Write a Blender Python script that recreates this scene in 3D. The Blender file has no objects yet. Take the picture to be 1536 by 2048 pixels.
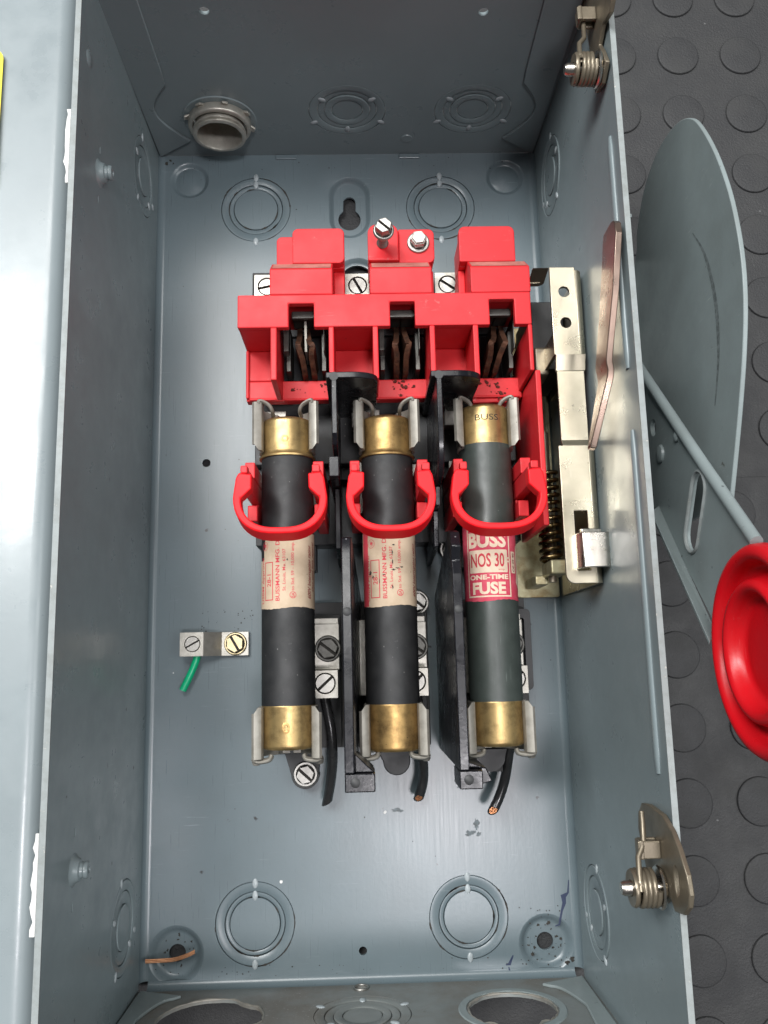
import bpy, bmesh, math, random
from math import radians, sin, cos, pi, atan2, hypot
from mathutils import Vector, Matrix, geometry
random.seed(7)
C = bpy.context.scene
COL = C.collection
S = 0.001                                   # the script is written in millimetres

# ------------------------------------------------------------------ camera
cam_data = bpy.data.cameras.new("camera")
cam_data.sensor_fit = 'HORIZONTAL'
cam_data.sensor_width = 36.0
cam_data.lens = 36.0 * 1714.3 / 1536.0
cam_data.clip_start = 0.01
cam_data.clip_end = 50
cam = bpy.data.objects.new("camera", cam_data)
COL.objects.link(cam)
cam.rotation_mode = 'XYZ'
cam.location = (3.312 * S, -58.612 * S, 381.787 * S)
cam.rotation_euler = (0.1767, -0.0223, -0.0242)
C.camera = cam

# ------------------------------------------------------------------ light
C.view_settings.view_transform = 'Standard'
C.view_settings.look = 'None'
C.view_settings.exposure = 0.0
C.view_settings.gamma = 1.0
world = bpy.data.worlds.new("World")
C.world = world
world.use_nodes = True
bg = world.node_tree.nodes["Background"]
bg.inputs[0].default_value = (0.95, 0.98, 1.0, 1)
bg.inputs[1].default_value = 0.10


def area(name, loc, target, sx, sy, power, color=(1, 1, 1)):
    d = bpy.data.lights.new(name, 'AREA')
    d.shape = 'RECTANGLE'
    d.size = sx
    d.size_y = sy
    d.energy = power
    d.color = color
    o = bpy.data.objects.new(name, d)
    COL.objects.link(o)
    o.location = loc
    o.rotation_euler = (Vector(target) - Vector(loc)).to_track_quat('-Z', 'Y').to_euler()
    return o


# ceiling fixtures of the room the box lies in, then an added fill lamp
area("ceiling_or_fill_light", (-0.31, 0.71, 1.9), (-0.02, 0.05, 0), 1.15, 0.62, 34, (1.0, 0.99, 0.97))
area("ceiling_or_fill_light", (0.20, -0.44, 1.9), (0.02, -0.08, 0), 0.24, 0.20, 13, (1.0, 0.97, 1.0))
area("ceiling_or_fill_light", (-0.98, 0.75, 1.75), (-0.1, 0.0, 0.1), 0.45, 1.5, 36, (0.97, 0.99, 1.0))

area("ceiling_or_fill_light", (1.35, -0.15, 1.7), (-0.09, 0.0, 0.06), 0.9, 1.3, 18, (0.96, 0.99, 1.0))  # unseen fill lamp added on the right to brighten the left wall

# ------------------------------------------------------------------ materials


def new_mat(name):
    m = bpy.data.materials.new(name)
    m.use_nodes = True
    nt = m.node_tree
    return m, nt, nt.nodes["Principled BSDF"]


def N(nt, kind, **kw):
    n = nt.nodes.new(kind)
    for k, v in kw.items():
        setattr(n, k, v)
    return n


def mm_coords(nt, scale=(1, 1, 1)):
    tc = N(nt, 'ShaderNodeTexCoord')
    mp = N(nt, 'ShaderNodeMapping')
    mp.inputs['Scale'].default_value = (1000 * scale[0], 1000 * scale[1], 1000 * scale[2])
    nt.links.new(tc.outputs['Object'], mp.inputs[0])
    return mp.outputs[0]


def noise(nt, vec, size, detail=4, rough=0.6):
    n = N(nt, 'ShaderNodeTexNoise')
    n.inputs['Scale'].default_value = 1.0 / size
    n.inputs['Detail'].default_value = detail
    n.inputs['Roughness'].default_value = rough
    nt.links.new(vec, n.inputs['Vector'])
    return n.outputs['Fac']


def ramp(nt, fac, lo, hi, a=0.0, b=1.0):
    r = N(nt, 'ShaderNodeMapRange')
    r.inputs[1].default_value = lo
    r.inputs[2].default_value = hi
    r.inputs[3].default_value = a
    r.inputs[4].default_value = b
    nt.links.new(fac, r.inputs[0])
    return r.outputs[0]


def mixc(nt, fac, a, b):
    m = N(nt, 'ShaderNodeMix', data_type='RGBA')
    if isinstance(fac, (int, float)):
        m.inputs[0].default_value = fac
    else:
        nt.links.new(fac, m.inputs[0])
    for sock, v in ((m.inputs[6], a), (m.inputs[7], b)):
        if isinstance(v, tuple):
            sock.default_value = (v[0], v[1], v[2], 1)
        else:
            nt.links.new(v, sock)
    return m.outputs[2]


def mul(nt, a, b, op='MULTIPLY'):
    m = N(nt, 'ShaderNodeMath', operation=op)
    for i, v in enumerate((a, b)):
        if isinstance(v, (int, float)):
            m.inputs[i].default_value = v
        else:
            nt.links.new(v, m.inputs[i])
    return m.outputs[0]


def surface(name, base, dark=None, rough=0.4, metal=0.0, blotch=25, blotch_lo=0.42, blotch_hi=0.75, blotch_amt=0.6,
            speck=0.0, speck_size=9, speck_col=(0.02, 0.02, 0.02), scratch=0.0, scratch_col=(0.6, 0.62, 0.62),
            scratch_axis=(1, 0.04, 1), scratch_lo=0.63, bump=0.05, bump_size=0.6, rough_var=0.12, spec=0.5,
            wear=None, coat=0.0, brushed=None, speck_r=0.07):
    """one painted, moulded or metal surface: colour with blotches, specks, scratches, fine relief"""
    m, nt, p = new_mat(name)
    v = mm_coords(nt)
    L = nt.links
    if dark is None:
        dark = tuple(c * 0.6 for c in base)
    n1 = noise(nt, v, blotch, 6, 0.65)
    col = mixc(nt, mul(nt, ramp(nt, n1, blotch_lo, blotch_hi), blotch_amt), base, dark)
    if wear:
        n3 = noise(nt, v, wear[0], 8, 0.72)
        col = mixc(nt, ramp(nt, n3, wear[1], wear[1] + 0.04), col, wear[2])
    if scratch > 0:
        v2 = mm_coords(nt, scratch_axis)
        n2 = noise(nt, v2, 0.9, 3, 0.6)
        n4 = noise(nt, v, 22, 3)
        f = mul(nt, mul(nt, ramp(nt, n2, scratch_lo, scratch_lo + 0.1), ramp(nt, n4, 0.5, 0.65)), scratch)
        col = mixc(nt, f, col, scratch_col)
    if speck > 0:
        vo = N(nt, 'ShaderNodeTexVoronoi')
        vo.inputs['Scale'].default_value = 1.0 / speck_size
        L.new(v, vo.inputs['Vector'])
        n5 = noise(nt, v, 1.2, 2)
        f = ramp(nt, mul(nt, vo.outputs['Distance'], ramp(nt, n5, 0.2, 0.8, -0.05, 0.05), 'ADD'), speck_r * 0.6, speck_r * 1.2, 1, 0)
        sep = N(nt, 'ShaderNodeSeparateColor')
        L.new(vo.outputs['Color'], sep.inputs[0])
        pick = ramp(nt, sep.outputs[0], 1 - speck, 1 - speck + 0.01)
        col = mixc(nt, mul(nt, f, pick), col, speck_col)
    L.new(col, p.inputs['Base Color'])
    p.inputs['Metallic'].default_value = metal
    n6 = noise(nt, mm_coords(nt, brushed) if brushed else v, 1.2 if brushed else 14, 5)
    L.new(ramp(nt, n6, 0.3, 0.75, max(0.03, rough - rough_var), min(1, rough + rough_var)), p.inputs['Roughness'])
    p.inputs['Specular IOR Level'].default_value = spec
    p.inputs['Coat Weight'].default_value = coat
    p.inputs['Coat Roughness'].default_value = 0.15
    if bump > 0:
        n7 = noise(nt, v, bump_size, 4)
        b = N(nt, 'ShaderNodeBump')
        b.inputs['Strength'].default_value = bump
        b.inputs['Distance'].default_value = 0.0006
        L.new(n7, b.inputs['Height'])
        L.new(b.outputs[0], p.inputs['Normal'])
    return m


M = {}
M['enamel'] = surface('grey_enamel', (0.120, 0.156, 0.172), (0.098, 0.122, 0.130), rough=0.29, blotch=40, blotch_amt=0.45,
                      speck=0.10, speck_size=11, scratch=0.35, scratch_col=(0.36, 0.39, 0.40), scratch_axis=(0.06, 1, 1),
                      bump=0.03, bump_size=1.5, coat=0.0, brushed=(1.6, 0.05, 1), rough_var=0.022)
M['enamel_door'] = surface('grey_enamel_door', (0.215, 0.25, 0.262), (0.18, 0.205, 0.212), rough=0.34, blotch=60, blotch_amt=0.4,
                      speck=0.04, speck_size=13, bump=0.03, bump_size=1.5, coat=0.15)
M['enamel_wall'] = surface('grey_enamel_wall', (0.190, 0.232, 0.243), (0.155, 0.185, 0.19), rough=0.36, blotch=60, blotch_amt=0.4,
                           speck=0.07, speck_size=13, scratch=0.25, scratch_col=(0.36, 0.39, 0.39), scratch_axis=(1, 1, 0.08),
                           bump=0.03, bump_size=1.5, coat=0.1)
M['enamel_worn'] = surface('grey_enamel_worn', (0.22, 0.26, 0.262), (0.16, 0.18, 0.175), rough=0.4, blotch=30,
                           speck=0.12, speck_size=7, scratch=0.4, scratch_axis=(1, 1, 0.1), wear=(9, 0.66, (0.07, 0.065, 0.055)),
                           bump=0.05, bump_size=1.0)
M['enamel_stained'] = surface('stained_grey_enamel', (0.165, 0.18, 0.175), (0.13, 0.115, 0.095), rough=0.42, blotch=22, blotch_lo=0.4, blotch_hi=0.62, blotch_amt=0.85,
                           speck=0.2, speck_size=6, scratch=0.4, wear=(12, 0.68, (0.08, 0.075, 0.065)), bump=0.05, bump_size=1.0)
M['enamel_edge'] = surface('worn_enamel_edge', (0.25, 0.275, 0.275), (0.16, 0.17, 0.16), rough=0.5, blotch=4, blotch_amt=0.7, spec=0.3,
                           wear=(2.0, 0.63, (0.40, 0.40, 0.37)), bump=0.06)
M['red'] = surface('red_moulded_cover', (0.60, 0.021, 0.027), (0.43, 0.017, 0.021), rough=0.46, spec=0.28, blotch=24, blotch_amt=0.5, wear=(11, 0.64, (0.56, 0.085, 0.085)),
                   speck=0.12, speck_size=5, speck_col=(0.16, 0.02, 0.02), scratch=0.4, scratch_col=(0.62, 0.14, 0.14), scratch_axis=(0.12, 1, 1), bump=0.03,
                   bump_size=1.2, rough_var=0.08)
M['red_loop'] = surface('red_puller_plastic', (0.76, 0.010, 0.016), (0.62, 0.008, 0.012), rough=0.45, blotch=20, blotch_amt=0.3, spec=0.22,
                        bump=0.02, rough_var=0.06)
M['red_grip'] = surface('red_grip_plastic', (0.60, 0.005, 0.011), (0.48, 0.014, 0.018), rough=0.38, spec=0.35, blotch=26, blotch_amt=0.5, speck=0.15, speck_size=5, speck_col=(0.2, 0.01, 0.012), scratch=0.4, scratch_col=(0.62, 0.12, 0.12),
                        bump=0.05, bump_size=1.2, rough_var=0.12)
M['dust_red'] = surface('dusty_red_ledge', (0.50, 0.20, 0.165), (0.36, 0.13, 0.105), rough=0.85, blotch=7, blotch_lo=0.4, blotch_hi=0.6,
                        blotch_amt=0.9, bump=0.1, spec=0.2)
M['black'] = surface('black_phenolic', (0.006, 0.0065, 0.009), (0.014, 0.014, 0.016), rough=0.30, spec=0.34, blotch=18, blotch_amt=0.8,
                     speck=0.25, speck_size=4, speck_col=(0.16, 0.16, 0.17), scratch=0.35, scratch_col=(0.14, 0.14, 0.16),
                     scratch_axis=(1, 0.05, 1), bump=0.06, bump_size=1.5, rough_var=0.15)
M['base'] = surface('dusty_black_base', (0.020, 0.021, 0.023), (0.045, 0.045, 0.043), rough=0.55, blotch=14, blotch_amt=0.9,
                    speck=0.3, speck_size=4, speck_col=(0.2, 0.19, 0.17), bump=0.08, bump_size=1.0)
M['tube'] = surface('black_fibre_tube', (0.0095, 0.010, 0.011), (0.021, 0.021, 0.021), rough=0.55, blotch=10, blotch_amt=0.9,
                    speck=0.45, speck_size=2.6, speck_col=(0.13, 0.13, 0.125), scratch=0.7, scratch_col=(0.085, 0.085, 0.085),
                    scratch_axis=(0.3, 0.3, 1), scratch_lo=0.66, bump=0.05, bump_size=0.7)
M['tube_green'] = surface('green_black_fibre_tube', (0.042, 0.052, 0.047), (0.026, 0.033, 0.029), rough=0.40, blotch=9, blotch_amt=0.8,
                          speck=0.35, speck_size=3, speck_col=(0.17, 0.18, 0.165), scratch=0.7, scratch_col=(0.13, 0.15, 0.14),
                          scratch_axis=(1, 0.05, 1), bump=0.05, bump_size=0.7)
M['brass'] = surface('tarnished_brass', (0.52, 0.37, 0.165), (0.17, 0.11, 0.05), rough=0.43, metal=0.9, blotch=4.5, blotch_lo=0.46, blotch_hi=0.78,
                     blotch_amt=0.85, speck=0.3, speck_size=3, speck_col=(0.12, 0.075, 0.03), scratch=0.5, scratch_col=(0.66, 0.5, 0.26),
                     scratch_axis=(1, 0.08, 1), bump=0.05, bump_size=0.8, rough_var=0.1)
M['brass_dark'] = surface('stained_brass', (0.46, 0.30, 0.12), (0.17, 0.105, 0.045), rough=0.44, metal=0.9, blotch=5, blotch_lo=0.42, blotch_hi=0.7,
                          blotch_amt=0.9, speck=0.4, speck_size=2.5, speck_col=(0.1, 0.06, 0.03), scratch=0.5, scratch_col=(0.6, 0.42, 0.2),
                          scratch_axis=(1, 0.08, 1), bump=0.05, rough_var=0.1)
M['clip'] = surface('tinned_clip_metal', (0.29, 0.275, 0.24), (0.14, 0.13, 0.11), rough=0.52, metal=0.4, blotch=5, blotch_lo=0.45, blotch_hi=0.75,
                    blotch_amt=0.7, speck=0.2, speck_size=3, speck_col=(0.1, 0.09, 0.07), bump=0.05)
M['tin'] = surface('tinned_lug_metal', (0.44, 0.425, 0.385), (0.22, 0.205, 0.17), rough=0.42, metal=0.7, blotch=4, blotch_amt=0.6,
                   speck=0.25, speck_size=2.5, speck_col=(0.1, 0.09, 0.08), scratch=0.4, scratch_col=(0.75, 0.73, 0.68), scratch_axis=(0.08, 1, 1),
                   bump=0.05)
M['screw_dark'] = surface('dark_steel_screw', (0.10, 0.098, 0.09), (0.045, 0.043, 0.04), rough=0.42, metal=0.7, blotch=3, bump=0.08)
M['screw'] = surface('bright_steel_screw', (0.40, 0.39, 0.365), (0.20, 0.19, 0.175), rough=0.42, metal=0.95, blotch=2.5, blotch_amt=0.5, bump=0.05)
M['screw_zinc'] = surface('yellow_zinc_screw', (0.50, 0.42, 0.26), (0.30, 0.24, 0.13), rough=0.40, metal=0.95, blotch=2.5, blotch_amt=0.5, bump=0.05)
M['slot_shade'] = surface('dark_slot_shade', (0.03, 0.028, 0.025), (0.06, 0.055, 0.045), rough=0.7, blotch=1.5, bump=0.1, spec=0.2)  # for screw slot floors, their shade put into the colour
M['zinc'] = surface('yellow_zinc_bracket', (0.52, 0.475, 0.37), (0.34, 0.30, 0.21), rough=0.33, metal=0.95, blotch=16, blotch_amt=0.45,
                    speck=0.15, speck_size=5, speck_col=(0.2, 0.16, 0.1), scratch=0.4, scratch_col=(0.8, 0.77, 0.7), scratch_axis=(1, 0.05, 1),
                    bump=0.03, rough_var=0.1)
M['lever'] = surface('reflection_browned_lever', (0.25, 0.185, 0.15), (0.17, 0.11, 0.088), rough=0.32, metal=0.9, blotch=12, scratch=0.4, scratch_col=(0.6, 0.52, 0.45), scratch_axis=(1, 0.08, 1), bump=0.04)  # zinc browned, the red cover's reflection put into its base colour
M['steel'] = surface('bare_steel', (0.60, 0.565, 0.51), (0.42, 0.37, 0.30), rough=0.30, metal=1, blotch=6, blotch_amt=0.5, scratch=0.5,
                     scratch_col=(0.85, 0.8, 0.74), scratch_axis=(0.08, 1, 1), bump=0.04)
M['latch'] = surface('tan_zinc_latch', (0.20, 0.17, 0.125), (0.09, 0.075, 0.055), rough=0.42, metal=0.6, blotch=8, blotch_amt=0.6,
                     speck=0.2, speck_size=4, speck_col=(0.12, 0.1, 0.08), bump=0.04)
M['spring'] = surface('bronze_spring', (0.30, 0.22, 0.11), (0.10, 0.07, 0.035), rough=0.28, metal=1, blotch=5, bump=0.04)
M['stain'] = surface('stained_zinc_plate', (0.40, 0.375, 0.24), (0.22, 0.15, 0.06), rough=0.45, metal=0.6, blotch=9, blotch_lo=0.45, blotch_hi=0.65,
                     blotch_amt=0.9, speck=0.3, speck_size=4, speck_col=(0.09, 0.06, 0.03), bump=0.05)
M['rust'] = surface('scorched_copper', (0.085, 0.036, 0.019), (0.032, 0.016, 0.010), rough=0.72, metal=0.15, blotch=2.5, blotch_lo=0.4, blotch_hi=0.62,
                    blotch_amt=0.9, bump=0.5, bump_size=0.9, speck=0.4, speck_size=1.6, speck_col=(0.26, 0.15, 0.08), spec=0.3)
M['flake'] = surface('rust_flakes', (0.10, 0.022, 0.016), (0.045, 0.012, 0.01), rough=0.85, blotch=1, bump=0.4, bump_size=0.4, spec=0.2)
M['copper'] = surface('copper', (0.72, 0.33, 0.16), (0.42, 0.17, 0.08), rough=0.38, metal=0.8, blotch=1.5, bump=0.1, bump_size=0.3)
M['copper_dull'] = surface('dull_copper', (0.50, 0.25, 0.13), (0.30, 0.14, 0.075), rough=0.42, metal=0.6, blotch=1.5, bump=0.1, bump_size=0.3)
M['wire'] = surface('black_insulation', (0.018, 0.018, 0.019), (0.034, 0.034, 0.034), rough=0.24, blotch=8, bump=0.03, coat=0.2)
M['green'] = surface('green_insulation', (0.0, 0.42, 0.19), (0.0, 0.30, 0.13), rough=0.4, blotch=4, bump=0.04)
M['galv'] = surface('cast_zinc_conduit', (0.46, 0.44, 0.39), (0.20, 0.185, 0.155), rough=0.42, metal=0.55, blotch=5, bump=0.12, bump_size=0.8)
M['rubber'] = surface('rubber_mat', (0.025, 0.0255, 0.027), (0.040, 0.040, 0.039), rough=0.64, blotch=30, blotch_amt=0.7, speck=0.10,
                      speck_size=6, speck_col=(0.13, 0.13, 0.13), bump=0.55, bump_size=0.9, spec=0.45)
M['label'] = surface('old_paper_label', (0.50, 0.395, 0.285), (0.36, 0.265, 0.175), rough=0.7, blotch=6, blotch_amt=0.6, speck=0.45, speck_size=2.6,
                     speck_col=(0.2, 0.15, 0.09), bump=0.1, bump_size=0.7, spec=0.25)
M['label_red'] = surface('crimson_paper_label', (0.50, 0.045, 0.085), (0.62, 0.16, 0.19), rough=0.62, blotch=2.2, blotch_amt=0.5, bump=0.12,
                         bump_size=0.6, spec=0.3)
M['cream'] = surface('cream_label_print', (0.68, 0.55, 0.42), (0.50, 0.37, 0.26), rough=0.65, blotch=3, blotch_amt=0.6, bump=0.08, spec=0.25)
M['ink_red'] = surface('red_label_ink', (0.52, 0.05, 0.07), (0.42, 0.06, 0.07), rough=0.65, blotch=2, bump=0.05, spec=0.2)
M['ink_dark'] = surface('dark_red_label_ink', (0.22, 0.028, 0.03), (0.12, 0.02, 0.02), rough=0.65, blotch=2, bump=0.05, spec=0.2)
M['ink_black'] = surface('black_scuff', (0.03, 0.028, 0.025), (0.08, 0.07, 0.06), rough=0.7, blotch=1.5, bump=0.1, spec=0.2)
M['ink_blue'] = surface('blue_marker_ink', (0.012, 0.022, 0.06), (0.03, 0.04, 0.08), rough=0.5, blotch=2, bump=0.02)
M['smudge'] = surface('grey_smudge', (0.085, 0.10, 0.105), (0.13, 0.165, 0.18), rough=0.5, blotch=1.4, blotch_lo=0.4, blotch_hi=0.6, blotch_amt=1.0, bump=0.02)
M['rub'] = surface('dark_rub_mark', (0.085, 0.10, 0.10), (0.17, 0.195, 0.195), rough=0.5, blotch=1.6, blotch_lo=0.4, blotch_hi=0.6, blotch_amt=1.0, bump=0.02)
M['yellow'] = surface('yellow_sticker', (0.80, 0.70, 0.02), (0.66, 0.56, 0.02), rough=0.4, blotch=8, bump=0.02)
M['white_light_or_fleck'] = surface('white_slot_light_or_fleck', (0.70, 0.70, 0.68), (0.48, 0.475, 0.45), rough=0.55, metal=0.0, blotch=5, bump=0.04)  # white for light in the hinge slots, also for paint flecks
M['weld'] = surface('pale_knockout_tab', (0.34, 0.38, 0.395), (0.25, 0.28, 0.29), rough=0.35, blotch=2, bump=0.05)

# ------------------------------------------------------------------ mesh helpers (all in mm)
ORG = {}


def build(name, bm, mat, parent=None, smooth=35, bevel=0.0, seg=2, recalc=True, label=None, kind=None):
    if recalc:
        bmesh.ops.recalc_face_normals(bm, faces=bm.faces)
    org = ORG.get(parent.name, Vector((0, 0, 0))) if parent else Vector((0, 0, 0))
    for v in bm.verts:
        v.co = (v.co - org) * S
    me = bpy.data.meshes.new(name)
    bm.to_mesh(me)
    bm.free()
    mats = mat if isinstance(mat, (list, tuple)) else [mat]
    for m in mats:
        me.materials.append(m)
    if smooth:
        for p in me.polygons:
            p.use_smooth = True
        me.set_sharp_from_angle(angle=radians(smooth))
    o = bpy.data.objects.new(name, me)
    COL.objects.link(o)
    if parent:
        o.parent = parent
    ORG[o.name] = org
    if bevel > 0:
        b = o.modifiers.new("bevel", 'BEVEL')
        b.width = bevel * S
        b.segments = seg
        b.limit_method = 'ANGLE'
        b.angle_limit = radians(40)
        b.harden_normals = False
    if label:
        o['label'] = label
    if kind:
        o['kind'] = kind
    return o


def thing(name, loc, label, cat, group=None):
    o = bpy.data.objects.new(name, None)
    COL.objects.link(o)
    o.empty_display_size = 0.01
    o.location = Vector(loc) * S
    ORG[o.name] = Vector(loc)
    o['label'] = label
    o['category'] = cat
    if group:
        o['group'] = group
    return o


def tag(o, label, cat, group=None):
    o['label'] = label
    o['category'] = cat
    if group:
        o['group'] = group
    return o


def nb():
    return bmesh.new()


def box(bm, x0, x1, y0, y1, z0, z1):
    v = [bm.verts.new(p) for p in ((x0, y0, z0), (x1, y0, z0), (x1, y1, z0), (x0, y1, z0),
                                   (x0, y0, z1), (x1, y0, z1), (x1, y1, z1), (x0, y1, z1))]
    for f in ((0, 3, 2, 1), (4, 5, 6, 7), (0, 1, 5, 4), (1, 2, 6, 5), (2, 3, 7, 6), (3, 0, 4, 7)):
        bm.faces.new([v[i] for i in f])
    return v


def put(axis, u, v, a):
    if axis == 'z':
        return (u, v, a)
    if axis == 'x':
        return (a, u, v)
    return (u, a, v)


def prism(bm, pts, axis, a0, a1):
    lo = [bm.verts.new(put(axis, u, v, a0)) for u, v in pts]
    hi = [bm.verts.new(put(axis, u, v, a1)) for u, v in pts]
    n = len(pts)
    bm.faces.new(lo[::-1])
    bm.faces.new(hi)
    for i in range(n):
        bm.faces.new((lo[i], lo[(i + 1) % n], hi[(i + 1) % n], hi[i]))
    return lo + hi


def circle(cx, cy, r, n=32, a0=0.0, a1=2 * pi, ry=None):
    ry = r if ry is None else ry
    full = abs(a1 - a0 - 2 * pi) < 1e-6
    k = n if full else n + 1
    return [(cx + r * cos(a0 + (a1 - a0) * i / n), cy + ry * sin(a0 + (a1 - a0) * i / n)) for i in range(k)]


def rounded(x0, x1, y0, y1, r, n=5, corners=(1, 1, 1, 1)):
    """corner order: left-bottom, right-bottom, right-top, left-top"""
    pts = []
    for (cx, cy, a, k, px, py) in ((x0 + r, y0 + r, pi, corners[0], x0, y0), (x1 - r, y0 + r, 1.5 * pi, corners[1], x1, y0),
                                   (x1 - r, y1 - r, 0, corners[2], x1, y1), (x0 + r, y1 - r, 0.5 * pi, corners[3], x0, y1)):
        if k:
            pts += [(cx + r * cos(a + 0.5 * pi * i / n), cy + r * sin(a + 0.5 * pi * i / n)) for i in range(n + 1)]
        else:
            pts.append((px, py))
    return pts


def inside(p, poly):
    x, y = p
    c = False
    n = len(poly)
    j = n - 1
    for i in range(n):
        xi, yi = poly[i]
        xj, yj = poly[j]
        if (yi > y) != (yj > y) and x < (xj - xi) * (y - yi) / (yj - yi) + xi:
            c = not c
        j = i
    return c


def plate(bm, outer, holes, axis, a0, a1):
    """flat sheet with real holes, thickness a0..a1"""
    verts, edges = [], []
    for loop in [outer] + list(holes):
        s = len(verts)
        verts += [Vector(p) for p in loop]
        edges += [(s + i, s + (i + 1) % len(loop)) for i in range(len(loop))]
    vo, eo, fo, ov, oe, of = geometry.delaunay_2d_cdt(verts, edges, [], 0, 1e-5)
    lo = [bm.verts.new(put(axis, v[0], v[1], a0)) for v in vo]
    hi = [bm.verts.new(put(axis, v[0], v[1], a1)) for v in vo]
    count = {}
    for f in fo:
        c = (sum(vo[i][0] for i in f) / len(f), sum(vo[i][1] for i in f) / len(f))
        if not inside(c, outer) or any(inside(c, h) for h in holes):
            continue
        bm.faces.new([lo[i] for i in f][::-1])
        bm.faces.new([hi[i] for i in f])
        for i in range(len(f)):
            e = (f[i], f[(i + 1) % len(f)])
            k = (min(e), max(e))
            count[k] = count.get(k, 0) + 1
    for (a, b), n in count.items():
        if n == 1:
            bm.faces.new((lo[a], lo[b], hi[b], hi[a]))
    for v in [v for v in bm.verts if not v.link_faces]:
        bm.verts.remove(v)
    return lo + hi


def lathe(bm, c, axis, prof, n=32, cap=False):
    """prof: list of (radius, distance along axis)"""
    ax = {'x': 0, 'y': 1, 'z': 2}[axis]
    rings = []
    for r, a in prof:
        ring = []
        for i in range(n):
            t = 2 * pi * i / n
            p = [0, 0, 0]
            p[ax] = c[ax] + a
            p[(ax + 1) % 3] = c[(ax + 1) % 3] + r * cos(t)
            p[(ax + 2) % 3] = c[(ax + 2) % 3] + r * sin(t)
            ring.append(bm.verts.new(p))
        rings.append(ring)
    for q in range(len(rings) - 1):
        for i in range(n):
            bm.faces.new((rings[q][i], rings[q][(i + 1) % n], rings[q + 1][(i + 1) % n], rings[q + 1][i]))
    if cap:
        bm.faces.new(rings[0][::-1])
        bm.faces.new(rings[-1])
    return rings


def tube(bm, pts, r, n=10, closed=False, cap=True, rad=None):
    pts = [Vector(p) for p in pts]
    m = len(pts)
    rings = []
    t0 = (pts[1] - pts[0]).normalized()
    ref = Vector((0, 0, 1)) if abs(t0.z) < 0.9 else Vector((1, 0, 0))
    u = t0.cross(ref).normalized()
    for i, p in enumerate(pts):
        if closed:
            t = (pts[(i + 1) % m] - pts[i - 1]).normalized()
        else:
            t = (pts[min(i + 1, m - 1)] - pts[max(i - 1, 0)]).normalized()
        u = (u - t * u.dot(t)).normalized()
        w = t.cross(u)
        rr = rad[i] if rad else r
        rings.append([bm.verts.new(p + rr * (u * cos(2 * pi * k / n) + w * sin(2 * pi * k / n))) for k in range(n)])
    for i in range(m if closed else m - 1):
        a, b = rings[i], rings[(i + 1) % m]
        for k in range(n):
            bm.faces.new((a[k], a[(k + 1) % n], b[(k + 1) % n], b[k]))
    if cap and not closed:
        bm.faces.new(rings[0][::-1])
        bm.faces.new(rings[-1])
    return rings


def smooth_path(pts, k=6):
    pts = [Vector(p) for p in pts]
    out = []
    for i in range(len(pts) - 1):
        p0, p1, p2, p3 = pts[max(i - 1, 0)], pts[i], pts[i + 1], pts[min(i + 2, len(pts) - 1)]
        for j in range(k):
            t = j / k
            out.append(0.5 * ((2 * p1) + (p2 - p0) * t + (2 * p0 - 5 * p1 + 4 * p2 - p3) * t * t + (3 * p1 - p0 - 3 * p2 + p3) * t ** 3))
    out.append(pts[-1])
    return out


def sheet(bm, prof, th, axis, a0, a1):
    """bent sheet metal: open profile with thickness, extruded along axis"""
    n = len(prof)
    off = []
    for i in range(n):
        a = Vector(prof[max(i - 1, 0)])
        b = Vector(prof[min(i + 1, n - 1)])
        t = (b - a).normalized()
        k = Vector((-t.y, t.x))
        off.append(tuple(Vector(prof[i]) + k * th))
    lo = [bm.verts.new(put(axis, u, v, a0)) for u, v in prof]
    hi = [bm.verts.new(put(axis, u, v, a1)) for u, v in prof]
    lo2 = [bm.verts.new(put(axis, u, v, a0)) for u, v in off]
    hi2 = [bm.verts.new(put(axis, u, v, a1)) for u, v in off]
    for i in range(n - 1):
        bm.faces.new((lo[i], lo[i + 1], hi[i + 1], hi[i]))
        bm.faces.new((lo2[i], hi2[i], hi2[i + 1], lo2[i + 1]))
        bm.faces.new((lo[i], lo2[i], lo2[i + 1], lo[i + 1]))
        bm.faces.new((hi[i], hi[i + 1], hi2[i + 1], hi2[i]))
    bm.faces.new((lo[0], hi[0], hi2[0], lo2[0]))
    bm.faces.new((lo[-1], lo2[-1], hi2[-1], hi[-1]))


def clip_poly(poly, nx, ny, d):
    out = []
    n = len(poly)
    for i in range(n):
        a, b = poly[i], poly[(i + 1) % n]
        da, db = a[0] * nx + a[1] * ny - d, b[0] * nx + b[1] * ny - d
        if da >= 0:
            out.append(a)
        if da * db < 0:
            t = da / (da - db)
            out.append((a[0] + (b[0] - a[0]) * t, a[1] + (b[1] - a[1]) * t))
    return out


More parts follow.
